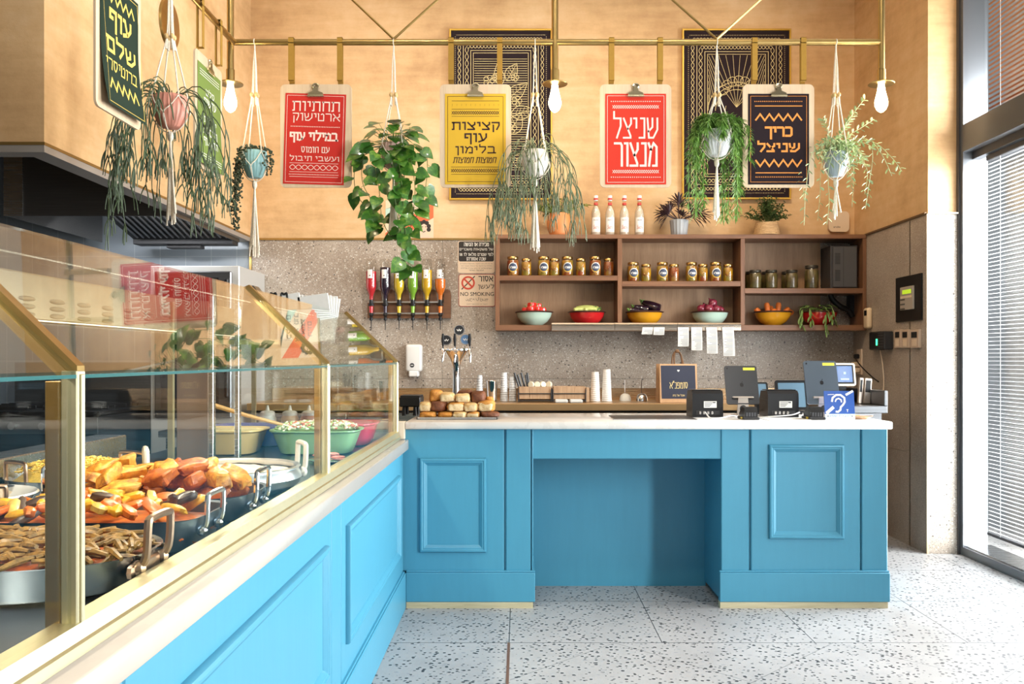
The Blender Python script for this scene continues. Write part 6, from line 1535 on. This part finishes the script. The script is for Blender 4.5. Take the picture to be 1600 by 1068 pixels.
# steel insert plate in the worktop
single('worktop_insert', 'dark steel plate let into the stone top with a bright front edge', 'plate', STEELD, box(X(960, 4.75), X(1088, 4.75), 4.72, 5.05, ZM+.0002, ZM+.003), smooth=0)
single('edge_strip', 'thin bright metal strip at the front of the let in plate', 'strip', CHROME, box(X(957, 4.72), X(1083, 4.72), 4.700, 4.716, ZM+.0002, ZM+.004))
# machines behind facing the staff
SCR = mat('screen_slate', (.12, .20, .27), .15); SCR2 = mat('screen_navy', (.04, .09, .22), .12, emit=.25)
def slab_screen(name, px0, px1, py0, py1, y, fr, sc, label, lean=18, foot=True, cat='tablet', z0=ZM, border=.012, col=None):
    w = X(px1, y)-X(px0, y); h = Z(py0, y)-Z(py1, y)
    t = thing(name, label, cat, ((X(px0, y)+X(px1, y))/2, y, z0)); dz = Z(py1, y)-z0; M = Matrix.Translation((0, 0, dz)) @ Matrix.Rotation(math.radians(-lean), 4, 'X'); h /= math.cos(math.radians(lean))
    part('frame', t, fr, xf(prism(rrect(-w/2, w/2, 0, h, .012), 'y', 0, .014), M)); s = part('screen', t, sc, xf(prism(rrect(-w/2+border, w/2-border, border, h-border, .004), 'y', -.0012, 0), M))
    if dz > .004: part('stand', t, BLACK, box(-.05, .05, -.02, .10, 0, .01, .003), prism([(.0, .008), (.07, .008), (.05, dz+h*.4), (.035, dz+h*.4)], 'x', -.025, .025))
    return t, s, M, w, h
slab_screen('payment_tablet', 1177, 1203, 597, 628, 5.20, BLACK, SCR, 'small black framed tablet with slate screen behind the first stand', 25)
slab_screen('till_monitor', 1214, 1264, 594, 640, 5.20, BLACK, SCR, 'black till monitor behind the second receipt printer', 15, border=.016)
WB = mat('cream_bezel', (.80, .68, .56), .4)
t, s, M, w, h = slab_screen('till_screen', 1272, 1338, 567, 602, 6.35, WB, BLACK, 'cream bezelled till screen glowing blue near the wall socket', 8, cat='till', z0=ZB, border=.014) if False else slab_screen('till_screen', 1272, 1338, 567, 602, 5.24, WB, BLACK, 'cream bezelled till screen glowing blue near the wall socket', 12, cat='till', border=.010)
part('display', s, SCR2, xf(prism(rrect(-w/2+.02, w/2-.02, .02, h-.018, .003), 'y', -.0022, -.0014), M)); part('icon', s, mat('screen_icon', (.30, .45, .62), .3, emit=.3), xf(box(w*.22, w*.27, -.0030, -.0023, h*.5, h*.6), M), xf(box(w*.14, w*.34, -.0030, -.0023, h*.25, h*.31), M))
# steel side stand with network gear at the window end
YW2 = 6.0
t = thing('steel_side_stand', 'brushed steel side stand against the window end wall', 'stand', (2.07, 5.75, 0))
part('top', t, STEELD, box(1.93, 2.19, 5.33, 6.2, .955, .999, .004), world=True); part('upstand', t, STEELD, box(2.17, 2.19, 5.33, 6.2, .999, 1.09, .003), world=True); part('body', t, STEELD, box(1.96, 2.165, 5.36, 6.18, .08, .955), world=True)
for sx in (2.0, 2.13): part('leg', t, BLACKM, cyl((sx, 5.40, 0), (sx, 5.40, .08), .02, n=12), world=True)
y = 5.55
for i, (a, b, c, d) in enumerate(((1339.5, 1346, 590, 628), (1348, 1359, 591, 630))):
    x0, x1 = X(a, y), X(b, y); t = thing('cordless_handset', ('slim silver handset edge on, beside the till screen', 'slim silver handset facing out beside the wall socket cable')[i], 'handset', ((x0+x1)/2, y, 1.002)); h = Z(c, y)-1.0005
    part('body', t, mat('handset_silver', (.66, .56, .48), .3, .8), xf(box(-(x1-x0)/2, (x1-x0)/2, -.012, .012, .0, h, .004), Matrix.Rotation(math.radians(4), 4, 'Y'))); part('face', t, BLACK, xf(box(-(x1-x0)/2+.006, (x1-x0)/2-.006, -.0135, -.0118, h*.45, h*.92, .002), Matrix.Rotation(math.radians(4), 4, 'Y')))
t = thing('router_box', 'black network router behind the silver handsets', 'router', (2.05, 5.95, 1.0005)); part('body', t, BLACK, box(-.10, .10, -.06, .12, 0, .10, .006)); part('cradle', t, BLACKM, box(-.06, .08, -.14, -.065, 0, .06, .005))
# on the end wall
xw = XR - .0125
def wallthing(name, label, cat, y, z): return thing(name, label, cat, (xw, y, z), -90)
# local frame after -90: x = -depth toward camera -> world -y ; front is -x world
def ydep(px): return F*xw/(px-CX)
def zat(py, yy): return Z(py, yy)
y0, y1 = ydep(1442), ydep(1402); ym = (y0+y1)/2; zc_ = zat(466, ym)
t = wallthing('alarm_panel', 'black alarm panel with green lit keypad display on the end wall', 'alarm panel', ym, zc_); w = y1-y0; h = zat(431, ym)-zat(502, ym)
part('plate', t, BLACK, box(-w/2, w/2, -.012, 0, -h/2, h/2, .001)); kp = part('keypad', t, mat('keypad_grey', (.42, .36, .30), .4), box(-w*.24, w*.26, -.026, -.0122, -h*.25, h*.26, .003))
part('display', kp, mat('lcd_green', (.42, .62, .03), .4, emit=.7), box(-w*.14, w*.20, -.0272, -.0258, h*.10, h*.19)); part('buttons', kp, BLACKM, *[box(-w*.21+.018*i, -w*.21+.018*i+.011, -.0278, -.0258, -h*.04-.032*j, -h*.04-.032*j+.012, .001) for i in range(4) for j in range(3)]); part('key_band', kp, CREAM, box(-w*.22, w*.22, -.0270, -.0258, h*.01, h*.06))
for i, (a, b) in enumerate(((1402, 1412), (1413.5, 1424.5), (1427, 1440.5))):
    y0, y1 = ydep(b), ydep(a); ym = (y0+y1)/2; w = y1-y0; h = zat(514.5, ym)-zat(543, ym)
    t = wallthing('thermostat', 'beige wall thermostat with dark screen, %s from the black charger' % ORD[i], 'thermostat', ym, zat(529, ym)); t['group'] = 'row of wall thermostats'
    part('housing', t, mat('beige_plastic', (.58, .44, .33), .4), box(-w/2, w/2, -.022, 0, -h/2, h/2, .003)); part('screen', t, BLACK, box(-w*.36, w*.30, -.0228, -.0215, h*.06, h*.38)); part('button', t, CREAM, box(-w*.30, w*.25, -.0235, -.0215, -h*.40, -h*.02, .002))
y0, y1 = ydep(1396), ydep(1368); ym = (y0+y1)/2; w = y1-y0; h = zat(517, ym)-zat(546, ym)
t = wallthing('charger_box', 'black ribbed charging box with a green light on the end wall', 'charger', ym, zat(532, ym))
part('housing', t, BLACK, box(-w/2, w*.1, -.05, 0, -h/2, h/2, .008)); part('side_block', t, BLACKM, box(w*.1, w/2, -.065, 0, -h*.48, h*.48, .006)); part('ribs', t, DARK, *[box(w*.14, w*.46, -.0665, -.064, -h*.35+.02*i, -h*.35+.02*i+.007) for i in range(6)]); part('status_light', t, mat('green_led', (.05, .85, .30), .4, emit=3), box(w*-.08, w*.04, -.0525, -.0495, -h*.25, h*.10, .002))
cable([(xw-.03, ym, zat(547, ym)), (xw-.02, ym-.02, zat(570, ym)), (xw-.02, ym-.04, zat(600, ym)), (xw-.03, ym-.02, zat(618, ym)), (xw-.05, ym+.10, zat(625, ym))], 'pale charger cable running down the end wall', CREAM, .004)
ym = ydep(1360); t = wallthing('wall_reader', 'white rounded remote reader on the end wall beside the shelf', 'remote', ym, zat(497, ym)); hh = (zat(480.5, ym)-zat(513, ym))/2
part('body', t, mat('reader_white', (.76, .58, .38), .4), box(-.045, .045, -.04, 0, -hh, hh, .016, 3)); part('window', t, BLACK, box(-.02, .03, -.0415, -.039, hh*.25, hh*.75, .003))
ym = ydep(1344.5); t = wallthing('wall_socket', 'beige wall socket plate with stacked plugs behind the till screen', 'socket', ym, zat(565, ym)); hh = (zat(546, ym)-zat(586, ym))/2
part('plate', t, mat('socket_beige', (.66, .52, .40), .4), box(-.05, .05, -.012, 0, -hh, hh, .003))
for k_ in (-.02, -.065): part('plug', t, mat('plug_cream', (.74, .58, .42), .4), box(-.03, .03, -.065, -.0125, k_-.018, k_+.018, .006))
part('dark_plug', t, BLACK, box(-.02, .02, -.05, -.0125, .025, .06, .006))
cable([(xw-.045, ym, zat(557, ym)), (xw-.06, ym-.15, zat(570, ym)), (xw-.05, ym-.35, zat(588, ym-.35)), (xw-.06, ym-.5, zat(596, ym-.5))], 'black cable sagging from the wall socket to the handset', BLACK, .005)
# ---------------------------------------------------------------- kitchen behind the case
HD = thing('extractor_hood', 'large dark steel extractor hood under the plaster box over the kitchen', 'extractor hood', (-2.8, 6.3, 2.17))
hx0, hx1, hy0, hy1, hz0, hz1 = -3.26, -2.20, 5.70, 7.0, 2.187, 3.6
HS = m_steel('hood_steel', (.17, .165, .16), .42, 'x', .12)
part('front_panel', HD, HS, box(hx0, hx1, hy0, hy0+.01, hz0, hz1, .002), world=True); part('end_panel', HD, HS, box(hx0-.01, hx0, hy0, hy1, hz0, hz1), world=True); part('end_panel', HD, HS, box(hx1, hx1+.01, hy0, hy1, hz0, hz1), world=True); part('edge_post', HD, STEEL, box(hx0-.02, hx0+.10, hy0-.006, hy0, hz0, hz1), world=True)
part('canopy_top', HD, STEELD, box(hx0, hx1, hy0, hy1, hz1-.02, hz1), world=True)
FL = m_steel('filter_steel', (.05, .05, .05), .5, 'y', .1)
fl = part('filter', HD, FL, ([(hx0+.3, hy0+.25, hz0+.22), (hx1, hy0+.25, hz0+.22), (hx1, hy1-.1, hz0-.0), (hx0+.3, hy1-.1, hz0-.0)], [(0, 1, 2, 3)]), world=True)
GS = []
for i in range(16):
    x = hx0+.36+.045*i*1.0
    GS.append(tube([(x, hy0+.30, hz0+.205), (x, hy1-.2, hz0+.012)], .008, 6))
part('baffles', fl, STEELD, *GS, world=True, label='row of filter baffles'); part('grease_tray', HD, BLACKM, box(hx0+.3, hx1, hy1-.14, hy1, hz0-.03, hz0+.01, .003), world=True)
part('tray_box', HD, BLACKM, box(-2.72, -2.46, hy1-.10, hy1, hz0-.055, hz0-.03, .003), world=True)
cb = thing('combi_oven', 'tall pale steel combi oven against the tiled kitchen wall', 'oven', (-2.46, 6.75, 0))
x0, x1 = X(235, 6.5), X(374, 6.5)
part('body', cb, mat('oven_steel', (.60, .60, .58), .4, .3), box(x0, x1, 6.5, 7.15, .12, Z(415, 6.5), .006), world=True); d = part('door', cb, STEELD, box(x0+.04, x1-.05, 6.47, 6.50, .85, Z(424, 6.5), .008), world=True); part('door_glass', d, mat('oven_glass', (.02, .02, .022), .08), box(x0+.09, x1-.14, 6.463, 6.471, .92, Z(434, 6.5)), world=True); part('door_handle', d, BLACK, box(x1-.09, x1-.06, 6.43, 6.46, 1.0, Z(436, 6.5), .008), world=True)
for sx in (x0+.06, x1-.06): part('leg', cb, BLACKM, cyl((sx, 6.58, 0), (sx, 6.58, .12), .025, n=12), world=True)
rg = thing('cooking_range', 'black cooking range with steel knobs under the extractor hood', 'cooker', (-3.3, 6.3, 0))
part('body', rg, BLACKM, box(-3.9, -2.80, 5.95, 6.95, .08, .90, .004), world=True); part('hob', rg, BLACK, box(-3.92, -2.78, 5.93, 6.95, .90, .93, .004), world=True); part('control_panel', rg, STEELD, box(-3.9, -2.80, 5.935, 5.95, .78, .89), world=True); part('back_guard', rg, STEELD, box(-3.9, -2.80, 6.92, 6.95, .93, 1.25), world=True)
for i in range(5): part('knob', rg, CHROME, cyl((-3.75+.2*i, 5.935, .835), (-3.75+.2*i, 5.90, .835), .028, .024, 18), world=True)
for i in range(2):
    for j in range(2): part('burner_grate', rg, BLACKM, *[box(-3.75+.5*i, -3.35+.5*i, 6.1+.38*j+.1*q, 6.115+.38*j+.1*q, .932, .955) for q in range(3)], world=True)
pc_ = thing('prep_counter', 'steel prep counter behind the cold section of the display case', 'counter', (-2.0, 5.7, 0))
part('worktop', pc_, STEEL, box(-2.2, -1.35, 5.45, 6.1, .80, .84, .004), world=True); part('shelf', pc_, STEELD, box(-2.15, -1.40, 5.5, 6.05, .30, .33), world=True); part('back_panel', pc_, STEELD, box(-2.2, -1.35, 6.09, 6.1, .05, .80), world=True)
for sx in (-2.15, -1.40):
    for sy in (5.5, 6.05): part('leg', pc_, STEEL, cyl((sx, sy, 0), (sx, sy, .80), .02, n=12), world=True)
y = 5.75
for i, (px, c, nm) in enumerate(((418, (.72, .70, .66), 'white'), (453, (.66, .42, .26), 'caramel'), (483, (.60, .26, .16), 'terracotta red'))):
    t = thing('squeeze_bottle', '%s sauce squeeze bottle on the prep counter behind the case' % nm, 'sauce bottle', (X(px, y), y, .8405), group='sauce squeeze bottles'); m = mat('sauce_'+nm.replace(' ', '_'), c, .35)
    part('body', t, m, lathe([(.001, 0), (.054, 0), (.056, .008), (.055, .06), (.046, .075), (.001, .075)], n=24)); part('cap', t, mat('cap_frost', (.74, .66, .60), .4), lathe([(.047, .075), (.047, .095), (.034, .104), (.014, .108), (.006, .14), (.001, .14)], n=20))
# white paper packs and lids on top of the case
t = thing('glass_top_shelf', 'narrow clear shelf over the rear of the display case', 'shelf', (-1.15, 4.2, 1.36)); part('shelf', t, PANE, box(-1.34, -.93, 3.50, 4.55, 1.352, 1.358), world=True); part('bracket', t, GOLDAL, box(-1.34, -.93, 4.546, 4.564, 1.335, 1.352), box(-1.34, -.93, 3.46, 3.48, 1.335, 1.352), world=True); part('rear_upright', t, GOLDAL, box(-1.36, -1.34, 4.54, 4.56, .873, 1.50), box(-1.36, -1.34, 3.46, 3.48, .873, 1.50), world=True)
for i, (px0, px1, py0, py1, lab) in enumerate(((438, 482, 460, 478, 'white paper wrap bundle on the case top, kitchen end'), (478, 526, 461, 500, 'larger white paper wrap bundle on the case top, wall end'))):
    y = 4.15; w = X(px1, y)-X(px0, y); h = Z(py0, y)-1.3585; t = thing('paper_bundle', lab, 'paper bundle', ((X(px0, y)+X(px1, y))/2, y, 1.3585)); V = []
    part('sheets', t, PAPER, *[xf(box(-w/2+.004*j, w/2-.003*j, -.05+.014*j, -.044+.014*j, 0, h-.006*(j % 3), .002), Matrix.Rotation(math.radians(4*(j-2)), 4, 'Y')) for j in range(5)])
t = thing('lid_stack', 'short stack of red and black lids beside the white paper bundles', 'lids', (X(531, 4.35), 4.35, 1.3585)); part('red_lid', t, mat('red_lid', (.30, .02, .03), .3), lathe([(.001, .05), (.022, .05), (.022, .075), (.001, .075)], n=20)); part('black_lid', t, BLACK, lathe([(.001, 0), (.024, 0), (.024, .05), (.001, .05)], n=20))
for i, (px, py, lab) in enumerate(((397, 447, 'dark tongs handle resting on the case top'), (427, 460, 'small black loop on the case top, oven side'), (444, 460, 'small black loop on the case top beside the paper bundle'))):
    y = 4.1 if i else 3.9
    if i: single('black_hook', lab, 'hook', BLACK, tube(smoothpath([(X(px-5, y), y, 1.3585), (X(px-5, y), y, Z(py+4, y)), (X(px, y), y, Z(py, y)), (X(px+5, y), y, Z(py+4, y)), (X(px+5, y), y, 1.3585)], 5), .005, 6))
    else: single('steel_scoop', 'dark steel scoop tilted on the case top by the oven', 'scoop', STEELD, prism([(X(380, y), 1.3585), (X(415, y), 1.3585), (X(412, y), Z(462, y)), (X(400, y), Z(447, y)), (X(386, y), Z(449, y))], 'y', y-.04, y+.04))

area('hood_lamp', (-2.7, 6.35, 2.30), (math.radians(28), 0, 0), .7, .15, 16, (.95, .97, 1))
